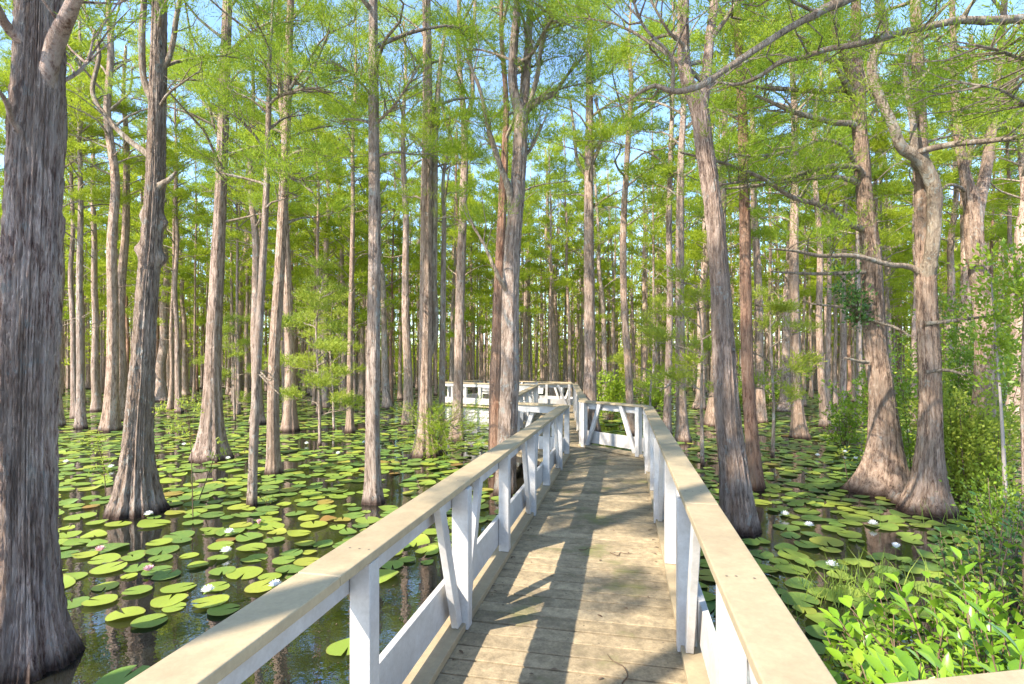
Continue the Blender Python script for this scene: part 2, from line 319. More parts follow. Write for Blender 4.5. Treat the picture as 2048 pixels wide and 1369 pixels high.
occupied = []          # (x, y, r) of trunk feet
def hero(name, label, Y, path, flare=1.0, hf=.5, mat='bark', H=15.5, k=56, n=110, ridge=.05, lobes=8, limbs=(), cr=None, burls=(), seed=1, forks=(), group=None, snags=()):
    path = [(*p, 0) for p in path]; f0 = forks[0] if forks else None; tip0 = path[-1]
    if f0: path += [p for p in f0 if p[1] < path[-1][1] - 25]
    P = [W(px, py, Y + dy) for px, py, w, dy in path]; r = [w / F * Y / 2 / math.sqrt(1 + (((px - CX) / F) ** 2 if abs(px) < 3000 else 0)) for px, py, w, dy in path]
    P[0][2] = min(P[0][2], -.12); base = np.array([P[0][0], P[0][1], 0.])
    if P[-1][2] < H:
        d = (P[-1] - P[-2]) / (P[-1][2] - P[-2][2]); d[:2] *= .4
        z0 = P[-1][2]; rl = r[-1]
        for z in np.linspace(z0, H, 5)[1:]:
            P.append(P[-1] + d * (z - P[-1][2]) + np.array([R.gauss(0, .06), R.gauss(0, .06), 0])); r.append(max(.02, rl * (1 - .9 * (z - z0) / (H - z0))))
    P = np.array(P); root = empty(name, base, label, "tree", group); L0 = P - base
    link("trunk", trunk_mb(L0, r, k, n, flare, hf, lobes, ridge, seed, burls).mesh("trunk", M[mat], True), root)
    occupied.append((base[0], base[1], r[0] * (1.6 + flare)))
    g = np.random.default_rng(seed + 500); fo, br = MB(), MB(); tops = []
    if forks: tops.append(L0[L0[:, 2] > W(*tip0[:2], Y)[2] - .3])
    for f in forks[1:]:
        f = [(tip0[0], tip0[1] + 60, f[0][2] * .8, 0), (tip0[0] * .6 + f[0][0] * .4, tip0[1] + 25, f[0][2] * 1.1, 0)] + [p for p in f if p[1] < tip0[1] - 20]
        q = np.array([W(a, b, Y + dy) for a, b, w, dy in f]); fr = [w / F * Y / 2 for a, b, w, dy in f]
        d = (q[-1] - q[-2]) / max(.2, q[-1][2] - q[-2][2]); z0 = q[-1][2]; rl = fr[-1]; q = list(q)
        d = np.clip(d, -.5, .5); d[2] = 1
        for z in np.linspace(z0, H * g.uniform(.85, 1), 5)[1:]:
            q.append(q[-1] + d * (z - q[-1][2]) * .95 + g.normal(0, .08, 3) * [1, 1, 0]); fr.append(max(.02, rl * (1 - .9 * (z - z0) / (H - z0))))
        q = np.array(q) - base; tops.append(q)
        Q, rr = spline(q, fr, 60); m = MB(); mod = 1 + g.normal(0, .025, (60, 20)); tube(m, Q, rr, 20, mod); link("fork", m.mesh("fork", M[mat], True), root)
    for lim in limbs:
        pts, sprays = lim
        q = np.array([W(a, b, Y + dy) for a, b, w, dy in pts]) - base; lr = [max(.006, w / F * (Y + dy) / 2 / math.sqrt(1 + ((a - CX) / F) ** 2)) for a, b, w, dy in pts]
        zz = q[0][2]; zi = zz - max(.10, 2.2 * lr[0]); ctr = np.array([np.interp(zi, L0[:, 2], L0[:, 0]), np.interp(zi, L0[:, 2], L0[:, 1]), zi])
        cz = np.array([np.interp(zz, L0[:, 2], L0[:, 0]), np.interp(zz, L0[:, 2], L0[:, 1]), zz])
        if np.linalg.norm(q[0] - cz) < 1.2: q = np.vstack([ctr, ctr * .3 + q[0] * .7, q]); lr = [lr[0] * 1.3, lr[0] * 1.3] + lr
        nn = 10 * len(q); Q, rr = spline(q, lr, nn); m = MB(); tube(m, Q, rr, 12, 1 + np.stack([np.interp(np.arange(nn), np.arange(0, nn + 4, 4), g.normal(0, .06, (nn + 7) // 4)) for _ in range(12)], 1))
        # side twigs
        C, O = [], []
        for _ in range(int(sprays * 1.9)):
            i = int(g.uniform(.3, 1) * (nn - 2)); t = unit(Q[i + 1] - Q[i]); o = unit(np.cross(t, (0, 0, 1)) * g.choice([-1, 1]) + t * g.uniform(0, 1) + np.array([0, 0, g.uniform(-.1, .7)]))
            l = g.uniform(.3, .9); e = Q[i] + o * l + g.normal(0, .08, 3); tube(m, np.array([Q[i], Q[i] + o * l * .5 + g.normal(0, .05, 3), e]), [.012, .008, .004], 4)
            C.append(e); O.append(o)
            if g.random() < .6: C.append(Q[i] + o * l * .6 + g.normal(0, .1, 3)); O.append(o)
        link("limb", m.mesh("limb", M['limb' if mat != 'bark_mauve_lifted' else 'bark_mauve_lifted'], True), root)
        if C: clumps(fo, np.array(C), np.array(O), .33, .09, 10, 10, .22, .09, .011, g)
    for (px, py, qx, qy, w, dy) in snags:
        a, b = W(px, py, Y - .1) - base, W(qx, qy, Y - .1 + dy) - base; mid = (a + b) / 2 + g.normal(0, .05, 3)
        Q, rr = spline([a, mid, b], [w / F * Y / 2, w / F * Y / 2 * .8, w / F * Y / 6], 10); m = MB(); tube(m, Q, rr, 8, 1 + g.normal(0, .1, (10, 8)))
        for _ in range(2):
            i = g.integers(4, 9); e = Q[i] + g.normal(0, .14, 3); tube(m, np.array([Q[i], e]), [.008, .003], 4)
        link("snag", m.mesh("snag", M['limb'], True), root)
    if cr:
        z0, nb, lm, lod, den = cr
        for ci, tp in enumerate(tops or [L0]):
            b2, f2 = crown(tp, max(z0, tp[0][2]), tp[-1][2] * .99, nb if not tops else max(6, nb * 2 // 3), lm, lod, seed + 77 + ci * 13, density=den)
            br.add(np.concatenate(b2.V), *[np.concatenate(v) for v in b2.Fc.values()])
            fo.add(np.concatenate(f2.V), *[np.concatenate(v) for v in f2.Fc.values()])
    if br.n: link("branches", br.mesh("branches", M['limb'], True), root)
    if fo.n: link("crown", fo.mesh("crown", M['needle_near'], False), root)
    return root

NC = (7.5, 16, 2.2, NEAR, .8)
hero("cypress_tree", "massive cypress trunk with deep furrowed bark filling the left edge", 4.2,
     [(52, 1345, 124), (52, 1150, 122), (52, 900, 124), (60, 600, 124), (68, 400, 118), (76, 200, 112), (82, 0, 100), (86, -150, 80)],
     flare=1.25, hf=.33, k=200, n=300, ridge=.095, lobes=9, seed=3, H=14, mat='bark_mauve_lifted', cr=(5.6, 16, 2.3, NEAR, 1.0),
     limbs=[([(84, 260, 30, .02), (96, 150, 42, -.06), (118, 70, 42, -.16), (140, 22, 34, -.3), (162, -30, 30, -.4), (185, -140, 24, -.5), (190, -400, 14, -.8)], 4), ([(20, 60, 26, -.2), (-10, 10, 20, -.4), (-60, -60, 12, -.6)], 0),
            ([(30, 250, 16, -.2), (10, 200, 12, -.4), (-30, 150, 6, -.6)], 0), ([(118, 165, 10, .1), (170, 130, 7, .3), (190, 60, 4, .4)], 3)],
     burls=[(2.9, 4.4, .12, .05), (3.6, 4.2, .14, .06), (2.5, 5.2, .10, .05), (4.3, 4.6, .12, .08)])
hero("cypress_tree", "burled cypress with a wide flared foot, right of the huge trunk at the left edge", 8.5,
     [(272, 1030, 66), (275, 900, 58), (284, 750, 52), (293, 600, 46), (303, 480, 44), (311, 350, 40), (315, 200, 37), (318, 60, 33), (320, -80, 28)],
     flare=1.2, hf=.5, k=140, n=260, ridge=.085, lobes=9, seed=8, mat='bark_grey', H=14.5, cr=(6.3, 16, 2.2, NEAR, 1.0),
     burls=[(4.15, 3.3, .8, .09), (4.25, .2, .6, .09), (3.95, 5.2, .45, .08), (4.72, 3.2, .7, .09), (4.8, .0, .5, .1), (3.6, 4.9, .35, .08), (5.3, 4.4, .25, .1), (3.0, 5.6, .2, .08), (4.5, 4.6, .3, .12)],
     limbs=[([(306, 205, 16, 0), (290, 165, 15, 0), (284, 80, 14, -.1), (288, 0, 13, -.1), (292, -120, 10, -.2)], 3), ([(330, 130, 13, 0), (345, 90, 12, 0), (352, 40, 11, -.1), (362, -10, 10, -.1), (380, -100, 7, -.2)], 3),
            ([(298, 312, 15, 0), (262, 285, 13, .1), (222, 245, 12, .2), (186, 190, 11, .3), (198, 105, 9, .4), (170, 20, 7, .5), (150, -60, 5, .6)], 7), ([(318, 375, 16, -.05), (340, 358, 10, -.2), (352, 345, 6, -.3)], 0)])
hero("cypress_tree", "dark cypress on a broad cone-shaped buttress, behind and right of the burled cypress", 13.2,
     [(423, 925, 44), (424, 850, 38), (427, 700, 32), (434, 550, 29), (441, 400, 25), (448, 200, 23), (455, 0, 20), (458, -100, 17)],
     flare=1.35, hf=.7, k=80, n=140, ridge=.06, lobes=8, seed=12, mat='bark', H=16, cr=(5.4, 21, 2.4, NEAR, 1.0),
     limbs=[([(440, 280, 7, 0), (412, 190, 6, -.3), (385, 110, 5, -.6), (350, 90, 3, -.9)], 9), ([(442, 250, 8, 0), (405, 200, 6, .2), (398, 140, 5, .3), (380, 80, 4, .3)], 6), ([(458, 110, 7, 0), (510, 60, 5, -.4), (590, 30, 4, -.8)], 9)])
hero("slender_cypress", "thin grey cypress stem leaning right, between the broad buttress and the slim pale pole", 8.9,
     [(503, 1020, 20), (508, 880, 19), (516, 700, 17), (526, 520, 15), (534, 350, 13), (538, 200, 11), (540, 100, 8)], flare=.25, hf=.3, k=36, n=90, ridge=.04, seed=15, mat='bark_grey', H=9.2, cr=(4.6, 12, 1.1, NEAR, 1.0),
     snags=[(520, 750, 560, 790, 4, -.2), (522, 745, 548, 752, 4, -.3), (516, 740, 556, 765, 3, .2)],
     limbs=[([(534, 330, 6, 0), (575, 345, 5, -.5), (625, 385, 4, -1.0)], 9), ([(536, 230, 6, 0), (600, 180, 5, -.6), (640, 175, 3, -.9)], 8)])
hero("slender_cypress", "slim pale cypress pole with a small flared foot, right of the leaning thin stem", 11.5,
     [(548, 950, 26), (546, 850, 25), (549, 700, 23), (558, 560, 22), (566, 420, 21), (573, 250, 18), (578, 100, 16), (582, -40, 14)], flare=.7, hf=.35, k=48, n=110, ridge=.05, seed=19, mat='bark_pale', H=15, cr=(4.8, 20, 2.1, NEAR, 1.0),
     limbs=[([(570, 330, 6, 0), (610, 300, 5, -.4), (650, 315, 3, -.8)], 8), ([(575, 210, 6, 0), (620, 150, 5, -.6), (660, 60, 4, -.9)], 8)])
hero("slender_cypress", "straight grey cypress rising from open water just left of the near railing", 9.1,
     [(747, 1008, 30), (745, 900, 29), (747, 700, 27), (749, 500, 25), (748, 300, 22), (747, 120, 19), (746, -20, 17)], flare=.8, hf=.35, k=64, n=150, ridge=.05, seed=23, mat='bark_grey', H=15, cr=(5.2, 17, 2.0, NEAR, 1.0),
     limbs=[([(750, 260, 6, 0), (790, 210, 5, -.3), (840, 130, 4, -.6)], 8), ([(744, 200, 6, 0), (705, 150, 5, -.4), (660, 120, 3, -.7)], 8)])
hero("cypress_tree", "pale twin-stemmed cypress with a fluted foot, left of the far platform", 13.7,
     [(850, 915, 30), (850, 800, 28), (852, 600, 26), (853, 400, 23), (855, 200, 20), (853, 0, 17)], flare=1.2, hf=.55, k=60, n=120, ridge=.05, seed=27, mat='bark_pale', H=16, cr=(5.4, 21, 2.3, NEAR, 1.0),
     limbs=[([(860, 700, 16, .1), (866, 560, 16, .1), (868, 380, 15, .1), (872, 240, 13, .1), (880, 140, 9, .1), (890, 60, 6, .1)], 5)])
hero("slender_cypress", "thin mossy stem with bright green tufts at its foot, just right of the twin-stemmed cypress", 14.0,
     [(884, 912, 14), (884, 800, 13), (886, 600, 11), (888, 450, 9), (890, 330, 6)], flare=.5, hf=.3, k=28, n=60, ridge=.04, seed=31, mat='bark_grey', H=9, cr=(5.5, 10, 1.2, MID, .8),
     limbs=[([(884, 840, 4, 0), (900, 850, 3, -.3), (915, 862, 2, -.4)], 8), ([(884, 865, 4, 0), (868, 850, 3, -.3), (862, 880, 2, -.4)], 7), ([(884, 850, 4, 0), (895, 880, 3, -.4), (905, 885, 2, -.6)], 6)])
hero("cypress_tree", "dark cypress standing in front of the far platform's left end, forking high up", 16.4,
     [(913, 885, 20), (916, 800, 19), (920, 600, 18), (925, 450, 16), (929, 320, 14), (928, 240, 12)], flare=.9, hf=.5, k=44, n=90, ridge=.05, seed=35, mat='bark', H=16, cr=(6.6, 20, 2.2, MID, .9),
     forks=[[(928, 260, 11, 0), (922, 170, 10, 0), (916, 80, 9, 0), (918, 0, 8, 0)], [(930, 262, 10, 0), (945, 190, 9, .2), (940, 100, 8, .3), (950, 20, 7, .3)]],
     limbs=[([(924, 340, 7, 0), (900, 270, 6, -.2), (880, 200, 5, -.4)], 6)])
hero("cypress_tree", "reddish-brown cypress trunk close behind the forked grey one in the middle", 11.9,
     [(991, 940, 27), (991, 800, 26), (996, 650, 24), (1001, 500, 20), (1006, 380, 17), (1010, 300, 14), (1012, 200, 11)], flare=.35, hf=.4, k=52, n=100, ridge=.05, seed=39, mat='bark_red', H=14, cr=(5.6, 13, 2.0, NEAR, 1.0))
hero("cypress_tree", "grey cypress forking into two stems, standing in the bend of the boardwalk", 9.7,
     [(1010, 992, 36), (1014, 880, 37), (1020, 750, 37), (1021, 600, 34), (1026, 480, 32), (1035, 380, 29), (1040, 290, 28), (1041, 225, 27)], flare=.42, hf=.35, k=84, n=170, ridge=.055, seed=43, mat='bark_grey', H=15, cr=(5.6, 20, 2.1, NEAR, 1.0),
     forks=[[(1038, 260, 20, 0), (1029, 190, 19, 0), (1027, 100, 17, 0), (1034, 20, 15, 0), (1030, -60, 12, 0)], [(1042, 262, 18, 0), (1050, 190, 17, .15), (1056, 100, 15, .2), (1062, 0, 13, .25), (1066, -60, 11, .3)]],
     limbs=[([(1024, 440, 15, 0), (1018, 380, 13, -.1), (1000, 330, 11, -.2), (975, 250, 9, -.3), (960, 180, 7, -.4), (935, 120, 5, -.5)], 9),
            ([(1042, 250, 12, 0), (1075, 205, 10, .1), (1105, 190, 8, .2), (1135, 150, 6, .3), (1180, 100, 4, .4)], 9), ([(1046, 240, 10, 0), (1075, 150, 9, -.2), (1085, 80, 8, -.3), (1110, 20, 6, -.4)], 8),
            ([(1036, 330, 9, 0), (1060, 300, 7, .1), (1084, 250, 6, .2)], 6), ([(1018, 590, 10, -.05), (1000, 560, 8, -.2), (968, 490, 6, -.3), (940, 440, 4, -.4)], 3), ([(1050, 120, 8, 0), (1090, 60, 6, -.5), (1110, 30, 4, -.9)], 12)])
hero("cypress_tree", "straight dark cypress directly behind the braced railing across the walk's bend", 18.5,
     [(1182, 868, 26), (1180, 700, 23), (1178, 500, 20), (1178, 350, 18), (1179, 200, 15), (1178, 100, 12)], flare=.8, hf=.5, k=44, n=90, ridge=.05, seed=47, mat='bark', H=16.5, cr=(7.2, 24, 2.5, MID, 1.0),
     limbs=[([(1182, 330, 9, 0), (1200, 290, 8, 0), (1202, 240, 7, 0), (1190, 200, 5, 0)], 4), ([(1176, 360, 8, 0), (1158, 330, 7, 0), (1148, 260, 6, 0), (1140, 200, 4, 0)], 6), ([(1184, 300, 7, .1), (1240, 240, 6, .3), (1300, 200, 5, .6)], 6)])
hero("slender_cypress", "slim cypress seen through the right half of the braced railing across the bend", 17.8,
     [(1262, 872, 15), (1258, 760, 15), (1248, 600, 14), (1247, 450, 13), (1255, 300, 11), (1262, 150, 9)], flare=.6, hf=.4, k=32, n=70, ridge=.04, seed=51, mat='bark_pale', H=15.5, cr=(6.5, 22, 2.3, MID, .9))
hero("slender_cypress", "narrow dark stem standing close to the left of the flared cypress right of the walk", 17.8,
     [(1333, 868, 16), (1336, 760, 14), (1340, 600, 13), (1338, 450, 12), (1342, 300, 10), (1345, 150, 8)], flare=.6, hf=.5, k=32, n=70, ridge=.04, seed=55, mat='bark', H=15.5, cr=(6.5, 20, 2.2, MID, .9))
hero("cypress_tree", "cypress with a sharply flared foot just right of the far end of the right railing", 16.2,
     [(1366, 886, 21), (1362, 780, 20), (1360, 600, 18), (1360, 450, 17), (1362, 320, 14), (1368, 180, 11)], flare=1.0, hf=.45, k=44, n=90, ridge=.05, seed=59, mat='bark', H=16, cr=(6.2, 20, 2.2, MID, .9),
     limbs=[([(1364, 700, 5, 0), (1385, 690, 4, -.2), (1410, 705, 3, -.4)], 5), ([(1362, 745, 4, 0), (1340, 770, 3, -.3), (1320, 782, 2, -.4)], 5)])
hero("cypress_tree", "large leaning cypress close beside the right railing, its trunk forking near the top", 7.6,
     [(1480, 1066, 64), (1468, 950, 56), (1455, 830, 50), (1447, 700, 46), (1440, 560, 40), (1424, 400, 35), (1408, 290, 36), (1397, 215, 35)], flare=.5, hf=.5, k=130, n=240, ridge=.08, lobes=8, seed=63, mat='bark', H=13, cr=(5.3, 16, 2.3, NEAR, 1.0),
     forks=[[(1390, 240, 28, 0), (1374, 160, 26, 0), (1367, 90, 24, 0), (1367, 0, 23, 0), (1372, -120, 19, 0)], [(1408, 240, 22, .05), (1413, 150, 20, .1), (1420, 70, 18, .15), (1430, 0, 17, .2), (1440, -120, 14, .2)]],
     limbs=[([(1372, 110, 8, 0), (1335, 60, 6, -.3), (1290, -20, 4, -.5)], 5)])
hero("slender_cypress", "straight reddish cypress pole right behind the large leaning trunk", 10.1,
     [(1512, 982, 31), (1504, 880, 27), (1497, 780, 25), (1492, 600, 23), (1489, 400, 22), (1484, 200, 20), (1476, 60, 17), (1470, -40, 15)], flare=.5, hf=.4, k=64, n=140, ridge=.05, seed=67, mat='bark_red', H=15, cr=(5.8, 16, 2.0, NEAR, 1.0))
hero("cypress_tree", "cypress half hidden behind the large leaning trunk, flared foot to its left", 20.5,
     [(1428, 853, 28), (1432, 760, 22), (1440, 600, 19), (1445, 400, 15), (1450, 200, 11)], flare=.9, hf=.6, k=40, n=80, ridge=.05, seed=71, mat='bark_pale', H=16, cr=(6, 20, 2.3, MID, .9))
hero("cypress_tree", "mid-distance cypress with a sunlit flared foot, alone in the pads right of the reddish pole", 17.0,
     [(1600, 878, 24), (1594, 800, 22), (1590, 650, 20), (1588, 500, 19), (1590, 350, 16), (1588, 200, 13)], flare=1.0, hf=.5, k=48, n=90, ridge=.05, seed=75, mat='bark_pale', H=16, cr=(5.8, 22, 2.3, MID, .9))
hero("slender_cypress", "thin curving cypress just right of the lone sunlit one", 20.0,
     [(1651, 856, 18), (1644, 780, 15), (1638, 640, 14), (1640, 500, 13), (1630, 350, 11), (1634, 200, 8)], flare=.8, hf=.5, k=36, n=70, ridge=.04, seed=79, mat='bark_pale', H=15, cr=(5.5, 18, 2.1, MID, .9))
hero("cypress_tree", "big sunlit cypress with many long bare limbs reaching left over the water", 9.9,
     [(1762, 990, 74), (1768, 900, 62), (1764, 800, 52), (1752, 700, 48), (1745, 600, 45), (1741, 500, 42), (1730, 410, 34), (1724, 320, 31), (1718, 240, 31), (1716, 170, 30)], flare=1.45, hf=.48, k=110, n=220, ridge=.07, lobes=6, seed=83, mat='bark_pale', H=14, cr=(5.8, 16, 2.2, NEAR, 1.0),
     forks=[[(1716, 190, 24, 0), (1712, 100, 22, 0), (1712, 0, 20, 0), (1708, -120, 15, 0)], [(1712, 200, 20, -.05), (1696, 130, 18, -.1), (1672, 60, 16, -.2), (1652, -20, 13, -.3)]],
     limbs=[([(1716, 262, 16, 0), (1665, 245, 13, -.3), (1590, 225, 10, -.6), (1520, 195, 7, -.9), (1440, 160, 4, -1.2)], 9),
            ([(1706, 190, 15, 0), (1640, 183, 12, -.2), (1560, 178, 10, -.4), (1490, 172, 8, -.5), (1420, 164, 5, -.6)], 6),
            ([(1722, 345, 13, -.1), (1680, 332, 12, -.3), (1630, 340, 11, -.5), (1560, 358, 10, -.8), (1520, 360, 7, -1), (1440, 370, 4, -1.3)], 10),
            ([(1722, 375, 14, 0), (1690, 358, 12, -.2), (1620, 357, 10, -.4), (1530, 370, 8, -.6), (1450, 378, 5, -.8)], 7),
            ([(1732, 470, 16, 0), (1700, 450, 13, -.3), (1650, 415, 12, -.6), (1585, 395, 10, -1), (1520, 355, 8, -1.4), (1440, 325, 6, -1.8), (1360, 305, 4, -2.1)], 10),
            ([(1714, 330, 11, 0), (1690, 295, 10, -.2), (1650, 280, 9, -.3), (1590, 300, 7, -.5), (1500, 312, 5, -.8), (1440, 305, 3, -1)], 8),
            ([(1700, 180, 14, -.1), (1675, 140, 12, -.3), (1625, 90, 9, -.5), (1570, 60, 6, -.8)], 9), ([(1735, 240, 9, .1), (1760, 200, 7, .3), (1800, 180, 5, .5)], 6)],
     snags=[(1730, 545, 1542, 544, 8, -.4), (1735, 628, 1620, 608, 8, -.3), (1738, 640, 1835, 682, 6, -.5), (1736, 725, 1690, 716, 8, -.3)])
hero("cypress_tree", "sunlit cypress with an S-curved dark limb climbing its trunk, right of the many-limbed one", 8.6,
     [(1853, 1028, 62), (1858, 920, 54), (1861, 800, 47), (1858, 700, 47), (1853, 600, 45), (1851, 520, 42), (1846, 440, 36), (1842, 300, 28), (1838, 180, 27), (1833, 60, 25), (1828, -60, 20)], flare=1.5, hf=.42, k=120, n=240, ridge=.07, lobes=9, seed=87, mat='bark_pale', H=14, cr=(5.8, 13, 2.1, NEAR, 1.0),
     limbs=[([(1860, 520, 32, -.12), (1868, 440, 32, -.22), (1866, 372, 33, -.25), (1838, 318, 30, -.3), (1804, 295, 25, -.35), (1788, 256, 22, -.4), (1760, 195, 20, -.45), (1743, 128, 20, -.5), (1768, 66, 19, -.55), (1757, 0, 18, -.6), (1750, -120, 13, -.7)], 5),
            ([(1830, 312, 20, -.3), (1826, 250, 15, -.32), (1816, 190, 13, -.35), (1812, 140, 12, -.4), (1838, 80, 12, -.45), (1870, 70, 11, -.5), (1880, 95, 9, -.55), (1850, 150, 8, -.6), (1790, 200, 6, -.7)], 3),
            ([(1832, 310, 17, -.3), (1900, 290, 15, -.6), (1980, 282, 14, -.9), (2060, 272, 12, -1.2), (2200, 255, 8, -1.6)], 8),
            ([(1828, 538, 14, 0), (1780, 530, 12, -.2), (1706, 512, 11, -.4), (1640, 512, 9, -.6), (1590, 502, 7, -.8), (1537, 498, 4, -1)], 3)],
     snags=[(1850, 648, 1985, 632, 9, -.3), (1852, 745, 1935, 752, 8, -.2)])
r25 = hero("cypress_tree", "thick two-stemmed cypress with a brown dead clump, behind the shrub near the right edge", 9.3,
     [(1944, 1002, 60), (1958, 900, 54), (1970, 780, 50), (1972, 700, 48), (1962, 580, 44), (1948, 480, 42), (1946, 420, 40)], flare=.6, hf=.5, k=64, n=110, ridge=.05, seed=91, mat='bark_pale', H=14, cr=(5.8, 16, 2.2, NEAR, 1.0),
     forks=[[(1942, 440, 28, 0), (1930, 350, 24, 0), (1915, 250, 20, 0), (1908, 150, 17, 0), (1906, 60, 14, 0)], [(1956, 440, 24, .1), (1972, 340, 20, .2), (1985, 240, 17, .3), (1998, 120, 13, .4)]],
     limbs=[([(1935, 390, 9, 0), (1900, 370, 8, -.2), (1880, 385, 6, -.4), (1872, 400, 4, -.5)], 2), ([(1990, 220, 10, .2), (2030, 150, 8, 0), (2060, 80, 6, -.3)], 9)])
r26 = hero("cypress_tree", "cypress trunk cut by the right edge, its long lichened limbs arching overhead", 6.6,
     [(2068, 1075, 44), (2064, 950, 42), (2060, 800, 40), (2066, 600, 38), (2078, 400, 36), (2092, 200, 33), (2100, 0, 30), (2104, -150, 26)], flare=.5, hf=.5, k=70, n=150, ridge=.05, seed=95, mat='bark', H=13.5, cr=(5.8, 13, 2.2, NEAR, 1.0),
     limbs=[([(2092, 40, 22, -.1), (2048, 38, 24, -.3), (1980, 42, 22, -.5), (1910, 42, 19, -.7), (1850, 55, 17, -.8), (1782, 70, 15, -.9), (1720, 88, 13, -1), (1655, 99, 12, -1), (1600, 116, 10, -1), (1560, 125, 11, -1), (1520, 152, 9, -.9), (1480, 168, 7, -.8), (1425, 162, 4, -.7)], 10),
            ([(2100, -130, 26, -.1), (1950, -90, 24, -.6), (1800, -50, 22, -1), (1700, -4, 22, -1.3), (1634, 26, 19, -1.4), (1552, 73, 15, -1.5), (1450, 140, 14, -1.6), (1400, 172, 13, -1.6), (1345, 183, 11, -1.6), (1310, 172, 9, -1.6), (1270, 190, 5, -1.6)], 4),
            ([(2090, 170, 12, -.1), (2020, 110, 8, -.8), (1950, 90, 6, -1.3)], 16), ([(2085, 260, 10, -.1), (2020, 190, 7, -.7), (1960, 170, 4, -1.2)], 12), ([(1634, 26, 8, -1.4), (1560, -10, 7, -1.6), (1480, -60, 4, -1.8)], 6),
            ([(1345, 183, 8, -1.6), (1345, 125, 7, -1.7), (1285, 48, 5, -1.8), (1262, -10, 4, -1.9)], 3)])
g = np.random.default_rng(5); m = MB(); b25 = np.array(r25.location)
cc = np.array([W(1938, 245, 11.0) - b25 + g.normal(0, 1, 3) * [.13, .13, .08] for _ in range(16)])
clumps(m, cc, unit(g.normal(size=(16, 3))), .16, .1, 12, 8, .18, .11, .012, g); link("dead_foliage", m.mesh("dead_foliage", M['dead']), r25)
# two cypresses outside the frame whose crowns shade the deck
hero("cypress_tree", "tall cypress standing out of view beyond the left edge", 1.0, [(-4300, 3260, 560), (-4300, 900, 520), (-4300, -4000, 330)], flare=.8, k=40, n=60, seed=101, H=14.5, cr=(6.5, 13, 2.4, MID, .8))
hero("cypress_tree", "tall cypress standing out of view behind the left edge", .6, [(-11500, 4940, 700), (-11500, 900, 640), (-11500, -4000, 420)], flare=.8, k=40, n=60, seed=105, H=15, cr=(7, 13, 2.4, MID, .8))

hero("cypress_tree", "tall cypress standing out of view behind the viewer", .4, [(-20500, 7000, 760), (-20500, 900, 680), (-20500, -6000, 420)], flare=.8, k=40, n=60, seed=108, H=15, cr=(6.5, 14, 2.4, MID, .8))
# ------------------------------------------------------------------ boardwalk
ZD = .60                                           # deck height over the water
wv, rv_ = np.array([.2053, .9787, 0]), np.array([.9787, -.2053, 0])
UP = np.array([0, 0, 1.])
def SQ(s, q, z=0.): return s * wv + q * rv_ + np.array([0, 0, ZD + z])
def v3(x, y, z=0.): return np.array([x, y, ZD + z])
def planks(mb, A, B, d0, wl, wr, z=0., pw=.142, gap=.015, rng=G):
    """planks across the line A->B reaching wl left and wr right of it"""
    t = unit(B - A); s = np.array([t[1], -t[0], 0]); ln = np.linalg.norm(B - A); n = int(ln / (pw + gap))
    for i in range(n + 1):
        a = i * (pw + gap)
        w = min(pw, ln - a)
        if w < .03: break
        e = rng.uniform(-.006, .006)
        box(mb, A + t * a - s * (wl + rng.uniform(0, .012)) + UP * (z - .036 + e * .3), s * (wl + wr + .01), t * w + UP * e * .3, UP * .036)
def edge_beam(mb, A, B, th=.045, h=.19, z=-.04):
    t = unit(B - A); s = np.array([t[1], -t[0], 0]); box(mb, A + UP * (z - h), t * np.linalg.norm(B - A), s * th, UP * h)

bw = empty("boardwalk", (0, 0, 0), "weathered tan plank boardwalk zigzagging over the lily pond from the bottom of the view", "boardwalk")
QL, QR = -1.02, .33
m = MB(); g = np.random.default_rng(9)
for i in range(75):
    for q in (-.93, -.35, .24):
        for e in (.035, .107):
            c = SQ(-1.8 + i * .157 + e + g.normal(0, .004), q + g.normal(0, .006), .0012); a = np.arange(6) * 1.047; r = .0052
            m.add(np.concatenate([np.stack([c[0] + r * np.cos(a), c[1] + r * np.sin(a), c[2] + 0 * a], 1)]), [tuple(range(6))])
link("nails", m.mesh("nails", M['beam']), bw)
m = MB(); planks(m, SQ(-1.8, 0), SQ(10.0, 0), 0, -QL + .19, QR + .19); bevel(link("planking", m.mesh("planking", M['deck']), bw), .003, 1)
A2, B2 = (v3(2.55, 9.65) + v3(.98, 10.0)) / 2, (v3(1.43, 11.45) + v3(-.1, 11.0)) / 2
m = MB(); planks(m, np.array([1.95, 9.45, ZD]), np.array([.32, 11.75, ZD]), 0, .95, 1.0, -.006); bevel(link("planking", m.mesh("planking", M['deck']), bw), .003, 1)
m = MB(); planks(m, v3(.66, 11.1), v3(1.72, 22.2), 0, .86, .86, -.012); bevel(link("planking", m.mesh("planking", M['deck']), bw), .003, 1)
m = MB(); planks(m, v3(2.0, 21.7), v3(-2.2, 25.0), 0, 1.6, 1.5, -.018); bevel(link("planking", m.mesh("planking", M['deck']), bw), .003, 1)
m = MB(); planks(m, v3(.45, .22), v3(3.0, .6), 0, .75, 1.6, -.006); bevel(link("planking", m.mesh("planking", M['deck']), bw), .003, 1)
for (a, b) in ((SQ(-1.8, QL - .17, -.005), SQ(10.0, QL - .17, -.005)), (SQ(1.1, QR + .125, -.005), SQ(10.0, QR + .125, -.005)),
               (v3(2.58, 9.98, -.012), v3(1.45, 11.45, -.012)), (v3(1.55, 11.3, -.018), v3(2.5, 21.3, -.018)), (v3(-.2, 11.1, -.018), v3(.9, 20.1, -.018)), (v3(1.0, 10.25, -.012), v3(-.15, 11.05, -.012))):
    m = MB(); edge_beam(m, a, b, z=-.045); bevel(link("edge_beam", m.mesh("edge_beam", M['beam']), bw))
m = MB()
